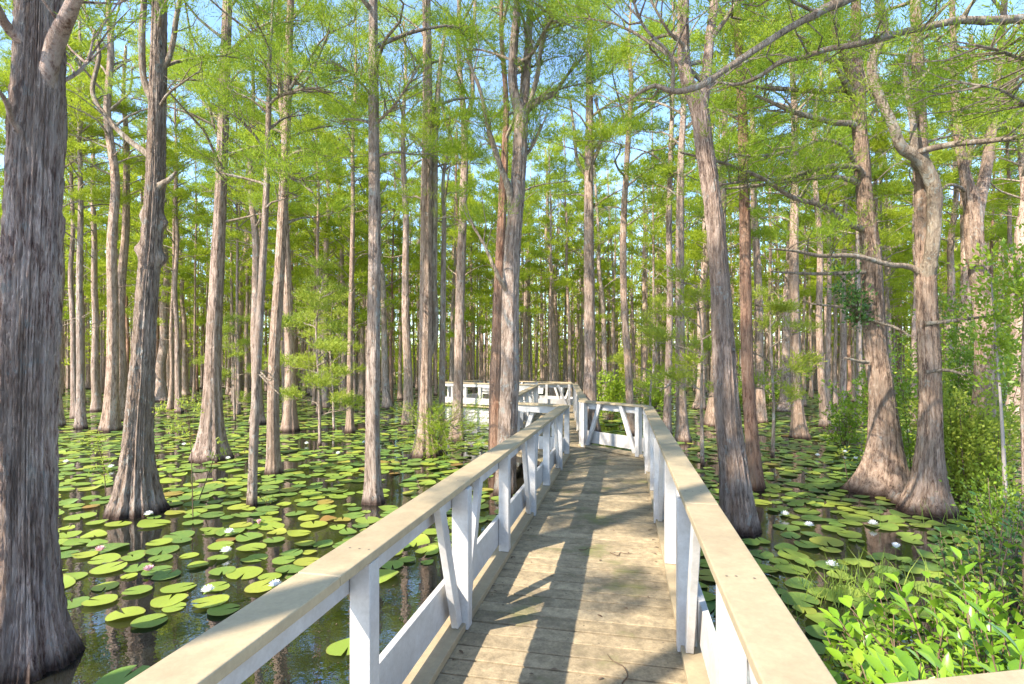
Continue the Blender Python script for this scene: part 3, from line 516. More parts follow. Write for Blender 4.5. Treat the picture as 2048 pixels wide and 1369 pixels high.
for s in np.arange(-1, 10.2, 2.69):
    for q in (QL - .05, QR + .05): tube(m, np.array([SQ(s, q, -1.4), SQ(s, q, -.05)]), [.09, .09], 12)
for p in ((-.1, 11.2), (1.5, 11.5), (.4, 15.5), (1.9, 15.5), (.9, 19.8), (2.3, 20.5), (-2.6, 22.8), (-1, 21.7)): tube(m, np.array([v3(*p, -1.4), v3(*p, -.06)]), [.09, .09], 12)
link("pilings", m.mesh("pilings", M['piling'], True), bw)

NR = [0]
def railing(A, B, posts, label, kerb=True, lower=True, first=1, mat='white', ends=(0, 0), name="railing", nailed=False):
    """A->B is the inner edge line of the handrail; the deck lies to the right of it. posts: distances; those with parity 'first' carry braces"""
    HH = .97 + .0023 * (NR[0] % 5); kz = .0031 * (NR[0] % 5); NR[0] += 1
    A, B = np.asarray(A, float), np.asarray(B, float); ln = np.linalg.norm(B - A); t = (B - A) / ln; o = np.array([-t[1], t[0], 0])    # o: outwards
    root = empty(name, A * [1, 1, 0] + UP * ZD, label, "railing"); off = np.asarray(root.location)
    def part(nm, mb, mt, w=.004): return bevel(link(nm, mb.mesh(nm, M[mt]), root), w)
    def P(s, d, z): return A + t * s + o * d + UP * z - off
    e0, e1 = ends
    # handrail boards with butt joints
    cuts = [-e0] + [c for c in np.arange(3.4, ln - 1.2, 3.66)] + [ln + e1]; m = MB()
    for k in range(len(cuts) - 1):
        box(m, P(cuts[k] + .0015, .0, HH - .04 + (.0015 if k % 2 else 0)), t * (cuts[k + 1] - cuts[k] - .003), o * .178, UP * .04)
    if nailed:
        g = np.random.default_rng(NR[0]); a = np.arange(6) * 1.047
        for s in posts:
            for d in (.03, .07, .12):
                c = P(s + g.normal(0, .006), d + g.normal(0, .005), HH + .0026); m.add(np.stack([c[0] + .0055 * np.cos(a), c[1] + .0055 * np.sin(a), c[2] + 0 * a], 1), [tuple(range(6))])
    hm = m.mesh("handrail", [M['tan'], M['beam']]); hm.polygons.foreach_set("material_index", np.array([1 if p.loop_total == 6 else 0 for p in hm.polygons], np.int32)); bevel(link("handrail", hm, root), .005)
    m = MB(); box(m, P(-e0 * .5 + .01, .099, HH - .04 - .135), t * (ln + e0 * .5 + e1 * .5 - .02), o * .038, UP * .133); part("upper_board", m, 'white')
    if lower:
        m = MB(); box(m, P(.01, .099, .105), t * (ln - .02), o * .038, UP * .245); part("lower_board", m, 'white')
    if kerb:
        m = MB(); box(m, P(0, .0, .002), t * ln, o * .19, UP * (.048 + kz * .3)); part("kerb_board", m, 'tan')
    for i, s in enumerate(posts):
        ev = first == -1 or i % 2 == first
        m = MB(); z0 = .006 if ev else .054; d0 = -.018 if ev else .004
        box(m, P(s - .045, d0, z0), t * .09, o * (.096 - d0), UP * (HH - .042 - z0)); part("post", m, 'white', .005)
        if ev:
            for sg in (-1, 1):
                s1 = s + sg * .40
                if s1 < .02 or s1 > ln - .02: continue
                a = s + sg * .048; m = MB(); a0 = P(a, .02, .056); a1 = P(s1, .02, HH - .043)
                box(m, a0 if sg > 0 else a0 - t * .095, t * .095, o * .045, a1 - a0); part("brace", m, 'white')
    return root
PS = [.74 + 1.345 * i for i in range(8)]
railing(SQ(-1.6, QL), SQ(10.2, QL), [s + 1.6 for s in [-.6] + PS], "long white railing with tan handrail along the left side of the near boardwalk", first=1, nailed=True)
# the right-hand railing runs towards the camera so that its outer side is on the right
railing(SQ(10.2, QR), SQ(1.02, QR), [10.2 - s for s in reversed(PS[1:])] + [9.02], "long white railing with tan handrail along the right side of the near boardwalk", first=1, nailed=True)

def rail_lr(A, B, posts, label, **kw):          # same with the deck on the left: swap the ends
    ln = np.linalg.norm(np.asarray(B) - A); return railing(B, A, [ln - p for p in reversed(posts)], label, **kw)
railing(v3(.80, 1.11), v3(2.70, 1.41), [.9, 1.8], "tan-capped railing turning off across the bottom right corner of the view", first=0, kerb=False)
rail_lr(v3(2.43, 9.96), v3(1.40, 11.36), [.14, 1.60], "short white railing with two slanting braces closing the far end of the straight walk", first=-1)
railing(v3(1.05, 10.18), v3(-.10, 11.0), [.25, 1.15], "short white railing on the inner side of the walk's bend, partly behind the forked cypress")
rail_lr(v3(1.44, 11.36), v3(2.40, 21.2), [.1] + [1.3 * i for i in range(1, 8)], "white railing along the right side of the farther boardwalk, seen almost end-on")
railing(v3(-.10, 11.02), v3(1.0, 20.0), [.6 + 1.35 * i for i in range(7)], "white railing along the left side of the farther boardwalk")
railing(v3(1.02, 21.3), v3(2.42, 21.3), [.35, 1.25], "small white railing with a brace closing the far end of the farther boardwalk", first=1)
railing(v3(1.0, 20.05), v3(-2.95, 23.1), [.5 + .78 * i for i in range(6)][::-1][::-1], "white front railing of the far platform with plank skirt below", first=9)
railing(v3(-2.95, 23.15), v3(-1.3, 25.6), [.4, 1.5, 2.6], "white end railing on the left side of the far platform", first=9)
rail_lr(v3(2.5, 22.6), v3(-1.25, 25.65), [.5, 1.8, 3.1, 4.3], "white back railing of the far platform behind the bench", first=1)
# plank skirt of the platform
sk = empty("platform_skirt", (0, 0, 0), "white plank skirt under the front of the far platform, a trunk's shadow across it", "skirt")
t = unit(v3(-2.95, 23.1) - v3(1.0, 20.05)); o = np.array([-t[1], t[0], 0])
for k in range(3):
    m = MB(); box(m, v3(.75, 20.05 + .19) - o * .02 + UP * (-.06 - .185 * (k + 1)), t * 4.85, o * (.035 + .003 * k), UP * .168); bevel(link("skirt_board", m.mesh("skirt_board", M['white']), sk))
# bench on the platform
bn = empty("bench", (-.35, 23.0, ZD), "white slatted bench on the far platform, seen through its front railing", "bench")
tb = unit(np.array([-.79, .61, 0])); ob = np.array([-tb[1], tb[0], 0]) * -1   # ob: away from the camera
def BB(s, d, z): return tb * s + ob * d + UP * z
m = MB()
for k in range(4): box(m, BB(-1.5, .0 + k * .11, .43), tb * 3, ob * .095, UP * .03)
bevel(link("seat", m.mesh("seat", M['white']), bn)); m = MB()
for k in range(3): box(m, BB(-1.7, .47 + k * .02, .50 + k * .125), tb * 3.4, ob * .03, UP * .11)
bevel(link("backrest", m.mesh("backrest", M['white']), bn))
for s_ in (-1.3, 0, 1.21):
    m = MB(); box(m, BB(s_, .02, .012), tb * .09, ob * .4, UP * .415); bevel(link("leg", m.mesh("leg", M['white']), bn))
    m = MB(); box(m, BB(s_, .52, .012), tb * .09, ob * .05, UP * .84); bevel(link("back_support", m.mesh("back_support", M['white']), bn))
# weathered piling beside the near right railing
m = MB(); Q, rr = spline([[0, 0, -.5], [0, 0, .7], [.005, .01, 1.40]], [.062, .06, .055], 40); tube(m, Q, rr, 14, 1 + G.normal(0, .04, (40, 14)))
p = SQ(2.35, QR + .215); tag(link("piling", m.mesh("piling", M['piling'], True), None, (p[0], p[1], 0)), "dark weathered timber piling flecked with blue-grey lichen, against the outside of the right railing", "piling")

def on_walk(x, y, mg=.0):
    s_ = x * wv[0] + y * wv[1]; q = x * rv_[0] + y * rv_[1]
    if s_ < 10.6 and QL - .25 - mg < q < QR + .25 + mg: return True
    if y < 1.6 + mg and .3 < x < 3 + mg: return True
    if 9.3 < y < 11.9 and -.3 - mg < x < 2.6 + mg and abs((x - 1.15) * .66 + (y - 10.6) * .75) < 1.25 + mg * .7 and (y - 9.9) > -.9 * (x - .0) + .0 - mg: return True
    if 11 <= y < 22 and abs(x - (.66 + .108 * (y - 11.1))) < 1.02 + mg: return True
    if 19.5 < y < 27 and -3.3 - mg < x < 3 + mg:
        d = (x - 1.0) * .61 + (y - 20.05) * .79
        if -.15 - mg < d < 3.6 + mg: return True
    return False

# ------------------------------------------------------------------ the forest: five kinds of tree, every tree its own object
def variant(i, lod, H, r0, zc, nb, Lm, k, n, mat):
    g = np.random.default_rng(900 + i)
    P = [np.array([0, 0, -.15])]; lean = g.normal(0, .018, 2)
    for z in np.linspace(H * .12, H, 8): P.append(np.array([lean[0] * z + g.normal(0, .05), lean[1] * z + g.normal(0, .05), z]))
    P = np.array(P); r = [r0 * (1 - .86 * max(0, p[2]) / H) ** .75 + .006 for p in P]
    tr = trunk_mb(P, r, k, n, g.uniform(.7, 1.15), g.uniform(.4, .65), int(g.integers(6, 9)), .045, 700 + i)
    br, fo = crown(P, zc * H, H * .995, nb, Lm, lod, 300 + i, br_k=4 if lod is FAR else 5)
    # a few dead stubs below the crown
    for _ in range(5):
        z = g.uniform(.18, zc + .15) * H; a = g.uniform(0, 6.28); b = np.array([np.interp(z, P[:, 2], P[:, q]) for q in (0, 1)] + [z]); l = g.uniform(.3, 1.3)
        e = b + np.array([math.cos(a) * l, math.sin(a) * l, g.uniform(-.1, .5) * l]); tube(tr, np.array([b, (b + e) / 2 + g.normal(0, .06, 3), e]), [.018, .012, .005], 4)
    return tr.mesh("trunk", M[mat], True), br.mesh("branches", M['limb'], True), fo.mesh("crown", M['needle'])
mats = ['bark', 'bark_pale', 'bark_grey', 'bark_pale', 'bark', 'bark_red']
MIDV = [variant(i, MID, R.uniform(15, 17), .16, [.46, .53, .42, .5, .55][i], [32, 28, 34, 30, 26][i], R.uniform(1.9, 2.3), 32, 60, mats[i]) for i in range(5)]
FARV = [variant(10 + i, FAR, R.uniform(14.5, 18), .16, [.30, .40, .24, .44, .34, .2, .38][i], [34, 30, 36, 28, 30, 40, 30][i], R.uniform(1.7, 2.2), 12, 26, mats[i % 6]) for i in range(7)]
def tree_copy(var, x, y, sc, label, group, name="cypress_tree"):
    root = empty(name, (x, y, 0), label, "tree", group); root.rotation_euler = (0, 0, R.uniform(0, 6.28))
    k = min(1.25, .55 + .45 * sc); root.scale = (k * R.uniform(.92, 1.1), k * R.uniform(.92, 1.1), R.uniform(.9, 1.07))
    for nm, me in zip(("trunk", "branches", "crown"), var):
        o = link(nm, me, root)
        if nm == "trunk": o.scale = (sc / k, sc / k, 1)
    occupied.append((x, y, .35 * sc)); return root

# trees placed one by one from the photograph: foot pixel, trunk width in pixels, label
placed = [
 (115, 853, 17, "slim cypress just right of the huge left trunk, its foot clear in the pads"), (220, 862, 22, "greyish cypress between the huge left trunk and the burled cypress, nearest of that cluster"),
 (150, 838, 11, "thin dark cypress immediately right of the slim one beside the huge left trunk"), (238, 843, 19, "dark cypress half hidden behind the greyish one left of the burled cypress"),
 (196, 822, 15, "cypress standing behind and left of the greyish one in the left cluster"), (325, 803, 20, "cypress whose foot shows just right of the burled cypress"),
 (471, 791, 14, "straight cypress in the gap between the broad buttress and the leaning thin stem"), (647, 817, 16, "mid-distance cypress between the slim pale pole and the straight grey one by the railing"),
 (775, 817, 14, "slim cypress just right of the straight grey one that stands by the near railing"), (816, 850, 18, "dark flared cypress left of the pale twin-stemmed one"),
 (578, 862, 22, "flared cypress foot seen behind the slim pale pole"), (515, 848, 20, "low dark cypress foot seen behind the leaning thin stem"),
 (690, 808, 12, "thin cypress behind and left of the straight grey one by the railing"), (722, 795, 10, "thinnest stem touching the left side of the straight grey cypress by the railing"),
 (1050, 792, 13, "cypress rising behind the farther boardwalk right of the forked trunk"), (1112, 795, 14, "dark cypress behind the small end railing of the farther walk"),
 (1214, 805, 12, "slim cypress in the leafy gap right of the straight dark trunk behind the bend"), (1290, 800, 12, "slim cypress over the right end of the braced bend railing"),
 (1399, 818, 18, "pale flared cypress standing back between the flared one and the leaning trunk"), (1568, 824, 19, "pale cypress left of the lone sunlit one, farther back"),
 (1520, 846, 17, "brown cypress just right of the reddish pole, farther back"), (1541, 802, 9, "thin brown stem far back right of the reddish pole"),
 (1684, 832, 14, "slim cypress close to the left of the many-limbed one, farther back"), (1716, 852, 12, "thin pale stem touching the left side of the many-limbed cypress"),
 (1930, 838, 26, "broad cypress behind the bushes right of the S-limbed one"), (2030, 848, 30, "purplish cypress behind the shrub near the right edge"), (1890, 822, 16, "slim cypress seen between the S-limbed one and the two-stemmed one"),
 (90, 812, 12, "thin stem grazing the right side of the huge left trunk, far back"), (268, 800, 12, "slim stem peeking out left of the burled cypress, far back"), (372, 792, 11, "slim stem midway between the burled cypress and the broad buttress"),
]
for px, py, w, lb in placed:
    Y = F * CZ / (py - HY); x = (px - CX) / F * Y
    if on_walk(x, Y, .3): Y *= 1.12; x = (px - CX) / F * Y
    sc = min(1.7, max(.4, (w / F * Y / 2) / .165)); tree_copy((MIDV if Y < 24 else FARV)[R.randrange(5)], x, Y, sc, lb, None)
for (x, y) in ((-5.6, -2.4), (-6.6, 3.6)):
    tree_copy(MIDV[R.randrange(5)], x, y, .9, "cypress standing out of view beside and behind the viewer", "cypresses out of view behind the viewer")
# the crowd behind them
def free(x, y, d):
    for (a, b, r) in occupied:
        if (x - a) ** 2 + (y - b) ** 2 < (d + r) ** 2: return False
    return True
nt_, tries = 0, 0
while nt_ < 244 and tries < 40000:
    tries += 1
    y = math.sqrt(R.uniform(17.5 ** 2, 56 ** 2)); u = R.uniform(-1.02, 1.02); x = u * y
    px = CX + u * F
    if y < 24 and (abs(px - 1110) < 260 or R.random() < .6): continue
    if on_walk(x, y, .8) or not free(x, y, 1.05): continue
    if y < 26: v, sd = MIDV[R.randrange(5)], 'near'
    else: v = FARV[R.randrange(7)]
    side = "left of the boardwalk" if px < 900 else ("straight beyond the boardwalk" if px < 1300 else "right of the boardwalk")
    dep = "middle rows of the flooded forest" if y < 34 else "far rows of the flooded forest"
    tree_copy(v, x, y, R.uniform(.42, .82), f"slim straight cypress in the {dep} {side}", f"cypresses in the {dep} {side}"); nt_ += 1
print("crowd trees", nt_)
# farthest woods, one mass
m, mt = MB(), MB(); g = np.random.default_rng(77)
C, O = [], []
for i in range(1750):
    y = math.sqrt(g.uniform(40 ** 2, 105 ** 2)); x = g.uniform(-1.08, 1.08) * y; H = g.uniform(13, 18); r = g.uniform(.075, .145)
    if on_walk(x, y, .5): continue
    tube(mt, np.array([[x, y, -.1], [x, y, .7], [x + g.normal(0, .15), y, H * .5], [x + g.normal(0, .3), y, H]]), [r * 1.8, r, r * .7, .02], 6)
    k = 10; z = H * (.12 + .86 * g.random(k) ** .75); a = g.uniform(0, 6.28, k); q = g.uniform(.3, 2.6, k) * (1.1 - .6 * z / H)
    C.append(np.stack([x + np.cos(a) * q, y + np.sin(a) * q, z], 1)); O.append(np.stack([np.cos(a), np.sin(a), a * 0], 1))
for i in range(2600):
    y = math.sqrt(g.uniform(58 ** 2, 135 ** 2)); x = g.uniform(-1.08, 1.08) * y; k = 12
    C.append(np.stack([x + g.normal(0, 1.1, k), y + g.normal(0, .8, k), g.uniform(.2, 4.6, k)], 1)); O.append(unit(g.normal(size=(k, 3))))
clumps(m, np.concatenate(C), np.concatenate(O), .75, .16, 7, 3, .36, .42, .11, g)
k0 = sum(len(f) for fs in mt.Fc.values() for f in fs); fq = [np.concatenate(v) for v in mt.Fc.values()]
VV = np.concatenate(mt.V + m.V); nq = len(np.concatenate(mt.V)); leafq = np.concatenate(m.Fc[4]) + nq
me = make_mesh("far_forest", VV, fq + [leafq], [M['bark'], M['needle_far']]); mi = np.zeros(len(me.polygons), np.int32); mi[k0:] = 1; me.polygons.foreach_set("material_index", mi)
tag(link("far_forest", me), "distant mass of thin cypress trunks and yellow-green foliage", "forest", None, "stuff")

# ------------------------------------------------------------------ water, sky, light
m = MB(); m.add([(-700, -200, 0), (700, -200, 0), (700, 900, 0), (-700, 900, 0)], [(0, 1, 2, 3)])
tag(link("water", m.mesh("water", M['water'])), None, None, None, "structure")
# ------------------------------------------------------------------ water lilies
def pad_mesh(i, n=20):
    g = np.random.default_rng(40 + i); a = np.linspace(.13, 2 * np.pi - .13, n); wob = 1 + .035 * np.cos(3 * a + g.uniform(0, 6)) + .02 * np.cos(5 * a + g.uniform(0, 6))
    up = .02 * np.maximum(0, np.cos(a * 1 + g.uniform(0, 6))) ** 2 + g.normal(0, .006, n) + (.05 * np.cos(2 * a + i) if i % 4 == 3 else 0) + (.16 * np.maximum(0, np.cos(a - 2 - i)) ** 4 if i % 3 == 1 else 0)
    rim = np.stack([np.cos(a) * wob, np.sin(a) * wob, up + .012], 1); mid = np.stack([np.cos(a) * .6, np.sin(a) * .6, up * .25], 1)
    V = np.concatenate([[(0, 0, 0)], mid, rim]); j = np.arange(n - 1)
    m = MB(); m.add(V, np.stack([j * 0, 1 + j, 2 + j], 1)); m.Fc.setdefault(4, []).append(np.stack([1 + j, 1 + n + j, 2 + n + j, 2 + j], 1)); return m, V
PADS = [pad_mesh(i) for i in range(8)]; PADM = [p[0].mesh("lily_pad", M['pad_near'], True) for p in PADS]
def pad_density(x, y):
    px, py = CX + F * x / y, HY + F * CZ / y; s_ = x * wv[0] + y * wv[1]; q = x * rv_[0] + y * rv_[1]
    if px < 1100:
        dr = (QL - .2) - q if s_ < 10.4 else 5
        if py > 1262 or (px > 290 + (1262 - py) * 4.2 and py > 1120): return 0.02
        d = .97 if py < 900 else (.8 if py < 1020 else (.62 if py < 1110 else .5))
        if dr < .9: d *= .3
        elif dr < 2.2: d *= .62
        if px < 130 and py > 1180: d = 0
        return d
    if y < 2.6: return .1
    if py > 1180: return .75
    return .88 if py < 1000 else .74
grid = {}; pads = []
def pad_ok(x, y, r):
    i, j = int(x // .5), int(y // .5)
    for a in range(i - 1, i + 2):
        for b in range(j - 1, j + 2):
            for (u, v, q) in grid.get((a, b), ()):
                if (x - u) ** 2 + (y - v) ** 2 < (.79 * (r + q)) ** 2: return False
    return True
big_feet = [(a, b, r) for a, b, r in occupied]
fgrid = {}
for a, b, r in big_feet:
    for i in range(int((a - r) // 1) - 1, int((a + r) // 1) + 2):
        for j in range(int((b - r) // 1) - 1, int((b + r) // 1) + 2): fgrid.setdefault((i, j), []).append((a, b, r))
for ymin, ymax, n in ((2.4, 10, 5200), (10, 18, 9000), (18, 32, 15000), (32, 62, 20000)):
    for _ in range(n):
        y = math.sqrt(R.uniform(ymin ** 2, ymax ** 2)); x = R.uniform(-1.03, 1.03) * y + R.uniform(-.3, .3)
        if R.random() > pad_density(x, y): continue
        pn = math.sin(x * 1.35 + 1.7 * math.sin(y * .8)) + math.sin(y * 1.6 + 1.9 * math.sin(x * .7 + 2)) + .7 * math.sin(x * 3.1 - y * 2.3)
        if pn < -1.0 and R.random() < .9: continue
        r = R.triangular(.075, .22, .155) * (1 if y < 20 else 1.25)
        if y > 32: r = R.uniform(.2, .34)
        if on_walk(x, y, r * .8): continue
        if any((x - a) ** 2 + (y - b) ** 2 < (q * .75 + r * .5) ** 2 for a, b, q in fgrid.get((int(x // 1), int(y // 1)), ())): continue
        if not pad_ok(x, y, r): continue
        grid.setdefault((int(x // .5), int(y // .5)), []).append((x, y, r)); pads.append((x, y, r))
def shown(p):
    x, y, r = p; px, py = CX + F * x / y, HY + F * CZ / y
    if not (-20 < px < 2065 and py < 1360): return False
    if px < 330 - .0 and py > 1180 and px < 150: return False
    # hidden below the handrails / deck
    if 1125 < px < 1300 and py > 890: return False
    if py > 905 and 1137 - .603 * (py - 905) - 30 < px < 1285 + .5 * (py - 905) + 10: return False
    if px > 1640 and py > 1200: return False
    return True
order = sorted(range(len(pads)), key=lambda i: -pads[i][2] ** 2 / pads[i][1] ** 3 if shown(pads[i]) else 0)
solo = set(order[:288])
m = MB(); tints = ["left of the boardwalk", "right of the boardwalk"]
bigV, bigq, bigt = [], [], []
for i, (x, y, r) in enumerate(pads):
    k = R.randrange(8); a = R.uniform(0, 6.28); z = R.uniform(.006, .026)
    if i in solo:
        o = link("lily_pad", PADM[k], None, (x, y, z)); o.scale = (r, r, r); o.rotation_euler = (R.gauss(0, .03), R.gauss(0, .03), a)
        sd_ = "left of the boardwalk" if CX + F * x / y < 1150 else "right of the boardwalk"; dp = "nearest the viewer" if y < 7.2 else "a little farther out"
        tag(o, f"round notched green lily pad floating {sd_}, {dp}", "lily pad", f"lily pads {sd_}, {dp}")
    else:
        V = PADS[k][1] if y < 22 else None
        if V is None:
            t_ = np.linspace(0.1, 6.18, 9); V = np.stack([np.cos(t_), np.sin(t_), .03 + 0 * t_], 1); V = np.concatenate([[(0, 0, 0.01)], V])
            f = [np.stack([np.zeros(8, int), 1 + np.arange(8), 2 + np.arange(8)], 1)]
        else: f = [np.concatenate(q) for q in PADS[k][0].Fc.values()]
        c, s = math.cos(a), math.sin(a); V2 = np.stack([x + r * (c * V[:, 0] - s * V[:, 1]), y + r * (s * V[:, 0] + c * V[:, 1]), z + r * V[:, 2] + r * (V[:, 0] * R.gauss(0, .03) + V[:, 1] * R.gauss(0, .03))], 1)
        m.add(V2, *f)
print("pads", len(pads))
tag(link("lily_pads", m.mesh("lily_pads", M['pad'], True)), "carpet of distant lily pads covering the swamp water", "lily pads", None, "stuff")

g = np.random.default_rng(404); m = MB(); n = 2600; y = np.sqrt(g.uniform(2.3 ** 2, 15 ** 2, n)); x = g.uniform(-1, 1, n) * y
ok = np.array([not on_walk(a, b, .02) for a, b in zip(x, y)]); x, y = x[ok], y[ok]; d = unit(np.stack([g.normal(size=len(x)), g.normal(size=len(x)), 0 * x], 1))
blades(m, np.stack([x, y, np.full(len(x), .004)], 1), d, g.uniform(.01, .06, len(x)), g.uniform(.005, .016, len(x)), up=(0, 0, 9), rng=g)
tag(link("floating_litter", m.mesh("floating_litter", M['twig'])), "scattered brown needles and bits floating on the dark water", "litter", None, "stuff")
def flower(px, py, label, mat='petal', open_=1.0, size=1.0, tilt=0):
    Y = F * (CZ - .05) / (py - HY); x = (px - CX) / F * Y; root = empty("water_lily", (x, Y, .02), label, "flower"); g = np.random.default_rng(int(px))
    B, D, U = [], [], []
    for ring, (n, el) in enumerate(((8, .25), (8, .62), (7, 1.0), (5, 1.25))):
        for k in range(n):
            a = 6.283 * (k + ring * .5) / n + g.normal(0, .06); e = 1.45 - (1.45 - el) * open_ + g.normal(0, .05); d = np.array([math.cos(a) * math.cos(e), math.sin(a) * math.cos(e), math.sin(e)])
            B.append(np.array([math.cos(a), math.sin(a), 0]) * .012 + [0, 0, .03]); D.append(d); U.append(np.array([-math.cos(a) * math.sin(e), -math.sin(a) * math.sin(e), math.cos(e)]))
    m = MB(); broad_leaves(m, np.array(B), np.array(D), np.array(U), (.064 * size), .027 * size, curl=-.12); link("petals", m.mesh("petals", M[mat], True), root)
    if open_ > .6:
        m = MB(); n = 26; a = g.uniform(0, 6.28, n); d = unit(np.stack([np.cos(a) * .5, np.sin(a) * .5, np.ones(n)], 1)); blades(m, np.array([[0, 0, .035]] * n), d, .032 * size, .006, rng=g); link("stamens", m.mesh("stamens", M['stamen']), root)
    m = MB(); a = np.arange(4) * 1.57; d = unit(np.stack([np.cos(a), np.sin(a), .3 + 0 * a], 1)); broad_leaves(m, np.array([[0, 0, .02]] * 4), d, np.array([[0, 0, 1.]] * 4), .075 * size, .026 * size); link("sepals", m.mesh("sepals", M['broad'], True), root)
for f in [(297, 1030, "white water lily floating just right of the burled cypress foot"), (458, 1066, "white water lily below the leaning thin stem's reflection, left one of a loose pair"), (452, 1104, "white water lily lower of the loose pair among pads on the left"),
          (415, 1183, "largest open white water lily, nearest on the left side"), (297, 1142, "pink water lily standing above a pad on the left", 'petal_pink', .75), (200, 1102, "pale pink water lily nearest the huge left trunk", 'petal_pink', .8),
          (518, 1048, "half-closed pink water lily bud beside the thin stem's foot", 'petal_pink', .25), (550, 1172, "white water lily almost hidden behind the left handrail"), (132, 925, "white water lily right beside the huge left trunk, far out"),
          (222, 935, "white water lily left of the burled cypress trunk"), (368, 890, "white water lily just left of the broad buttress foot"), (456, 918, "white water lily touching the right side of the broad buttress"), (613, 888, "white water lily in the middle distance left of the straight grey cypress"),
          (676, 908, "white water lily between the slim pale pole and the straight grey cypress"), (728, 886, "white water lily just left of the straight grey cypress trunk"), (944, 895, "pink water lily in front of the forked dark cypress foot", 'petal_pink', .7),
          (1746, 1049, "white water lily below the foot of the many-limbed cypress"), (1792, 1096, "pinkish white water lily above the glossy shrub's leaves", 'petal', .6), (1664, 1132, "white spiky water lily among pads beside the grass tufts"),
          (1618, 1052, "white water lily near the middle of the right-hand pads"), (1570, 1030, "small white water lily right of the leaning cypress foot"), (1690, 905, "white water lily far out left of the many-limbed cypress"), (1635, 912, "white water lily far out in the sunny pads on the right"), (1712, 918, "white water lily close to the buttress of the many-limbed cypress")]:
    flower(*f)

# ------------------------------------------------------------------ shrubs, saplings, grass
def glossy_shrub(x, y, rad, h, n, label, leaf=.085, mat='broad', wr=.42, seed=1, name="shrub", z0=0., spread=1.0, per=13):
    g = np.random.default_rng(seed); root = empty(name, (x, y, 0), label, "shrub"); st, lf = MB(), MB(); B, D, U = [], [], []
    for i in range(n):
        a = g.uniform(0, 6.28); q = math.sqrt(g.random()) ; tip = np.array([math.cos(a) * rad * q, math.sin(a) * rad * q, h * (1 - .45 * q * q) * g.uniform(.62, 1.03)])
        b = np.array([tip[0] * .25 + g.normal(0, .05), tip[1] * .25 + g.normal(0, .05), -.1]); md = (b * .45 + tip * .55) + g.normal(0, .05, 3) + np.array([0, 0, .05]); Q, rr = spline([b, md, tip], [.009, .006, .0025], 14); tube(st, Q, rr, 5)
        t = unit(Q[-1] - Q[-4])
        for k in range(per):
            f = 1 - (k / per) ** 1.2 * .5; i0 = min(13, f * 13); c = Q[int(i0)]; ph = k * 2.4 + g.normal(0, .2); s1 = unit(np.cross(t, (0.3, .2, 1))); s2 = np.cross(t, s1)
            o = s1 * math.cos(ph) + s2 * math.sin(ph); d = unit(o * g.uniform(.7, 1.1) + t * (.9 if k < 6 else .45) + np.array([0, 0, .15])); B.append(c); D.append(d); U.append(unit(t * 1.0 + np.array([0, 0, .8]) - d * .3))
    k = len(B); broad_leaves(lf, np.array(B), np.array(D), np.array(U), leaf * g.uniform(.4, 1.12, k), leaf * wr * g.uniform(.6, 1.2, k), .22)
    link("stems", st.mesh("stems", M['twig'], True), root); link("leaves", lf.mesh("leaves", M[mat], True), root); return root
glossy_shrub(2.25, 2.05, .85, 1.32, 110, "glossy bright green shrub with large pointed leaves in the bottom right corner", .135, seed=2)
glossy_shrub(1.70, 2.30, .55, 1.08, 80, "low glossy shrub pressing against the outside of the right handrail", .115, seed=3)
glossy_shrub(2.62, 3.05, .78, 1.18, 105, "glossy shrub behind the corner one, its upright shoots topped by paired leaves", .125, seed=4)
glossy_shrub(3.5, 3.6, .65, 1.28, 90, "dark green shrub with rounded leaves cut by the right edge", .085, 'shrub', .62, seed=5)
glossy_shrub(4.2, 4.6, .6, 1.25, 90, "tall rounded-leaf shrub behind the dark one at the right edge", .075, 'dark_leaf', .6, seed=6)
glossy_shrub(2.1, 3.05, .5, .7, 60, "low sprawling shrub at the edge of the lily pads on the right", .10, 'shrub', .4, seed=7)
glossy_shrub(3.0, 2.3, .75, 1.2, 80, "shrub of mixed shoots at the far bottom right, partly below the corner railing", .12, seed=8)
def bush(px, Y, zlo, zhi, wpx, n, label, leaf=.05, mat='shrub', seed=1, name="shrub", cat="shrub", wr=.5, stems=9, per=16, dep=.8, stem_mat='twig', foot=None, sr=1.0):
    g = np.random.default_rng(seed); x = (px - CX) / F * Y; rw = wpx / F * Y / 2; root = empty(name, (x, Y, 0), label, cat); st, lf = MB(), MB(); C, O = [], []
    tips = []
    for i in range(stems):
        a = g.uniform(0, 6.28); q = g.random() ** .6; tip = np.array([math.cos(a) * rw * q, math.sin(a) * rw * q * dep, zlo + (zhi - zlo) * g.uniform(.45, .95)]); b = np.array([tip[0] * .15, tip[1] * .15, -.1]) if foot is None else np.array(foot)
        Q, rr = spline([b, b * .5 + tip * .5 + g.normal(0, .09 * sr, 3), tip], [.014 * sr, .008 * sr, .003 * sr], 14); tube(st, Q, rr, 5); tips.append(Q)
    for i in range(n):
        Q = tips[g.integers(len(tips))]; lo = Q[min(11, np.searchsorted(Q[:, 2], max(zlo, Q[0, 2]))): ]
        c = lo[g.integers(len(lo))] + g.normal(0, 1, 3) * np.array([rw * .28, rw * .28 * dep, (zhi - zlo) * .09]); c[2] = max(c[2], zlo * .8 + .05); C.append(c); O.append(unit(np.array([c[0], c[1], .25])))
    C, O = np.array(C), np.array(O); k = len(C) * per; p = np.repeat(C, per, 0); d = unit(g.normal(0, .7, (k, 3)) + np.repeat(O, per, 0) * .6 + [0, 0, .3]); p = p + d * g.uniform(0, .16, (k, 1)) + g.normal(0, .045, (k, 3))
    blades(lf, p, d, leaf * 1.5 * g.uniform(.6, 1.2, k), leaf * 1.5 * wr, up=(0, 0, 1), rng=g)
    link("stems", st.mesh("stems", M[stem_mat], True), root); link("leaves", lf.mesh("leaves", M[mat]), root); return root
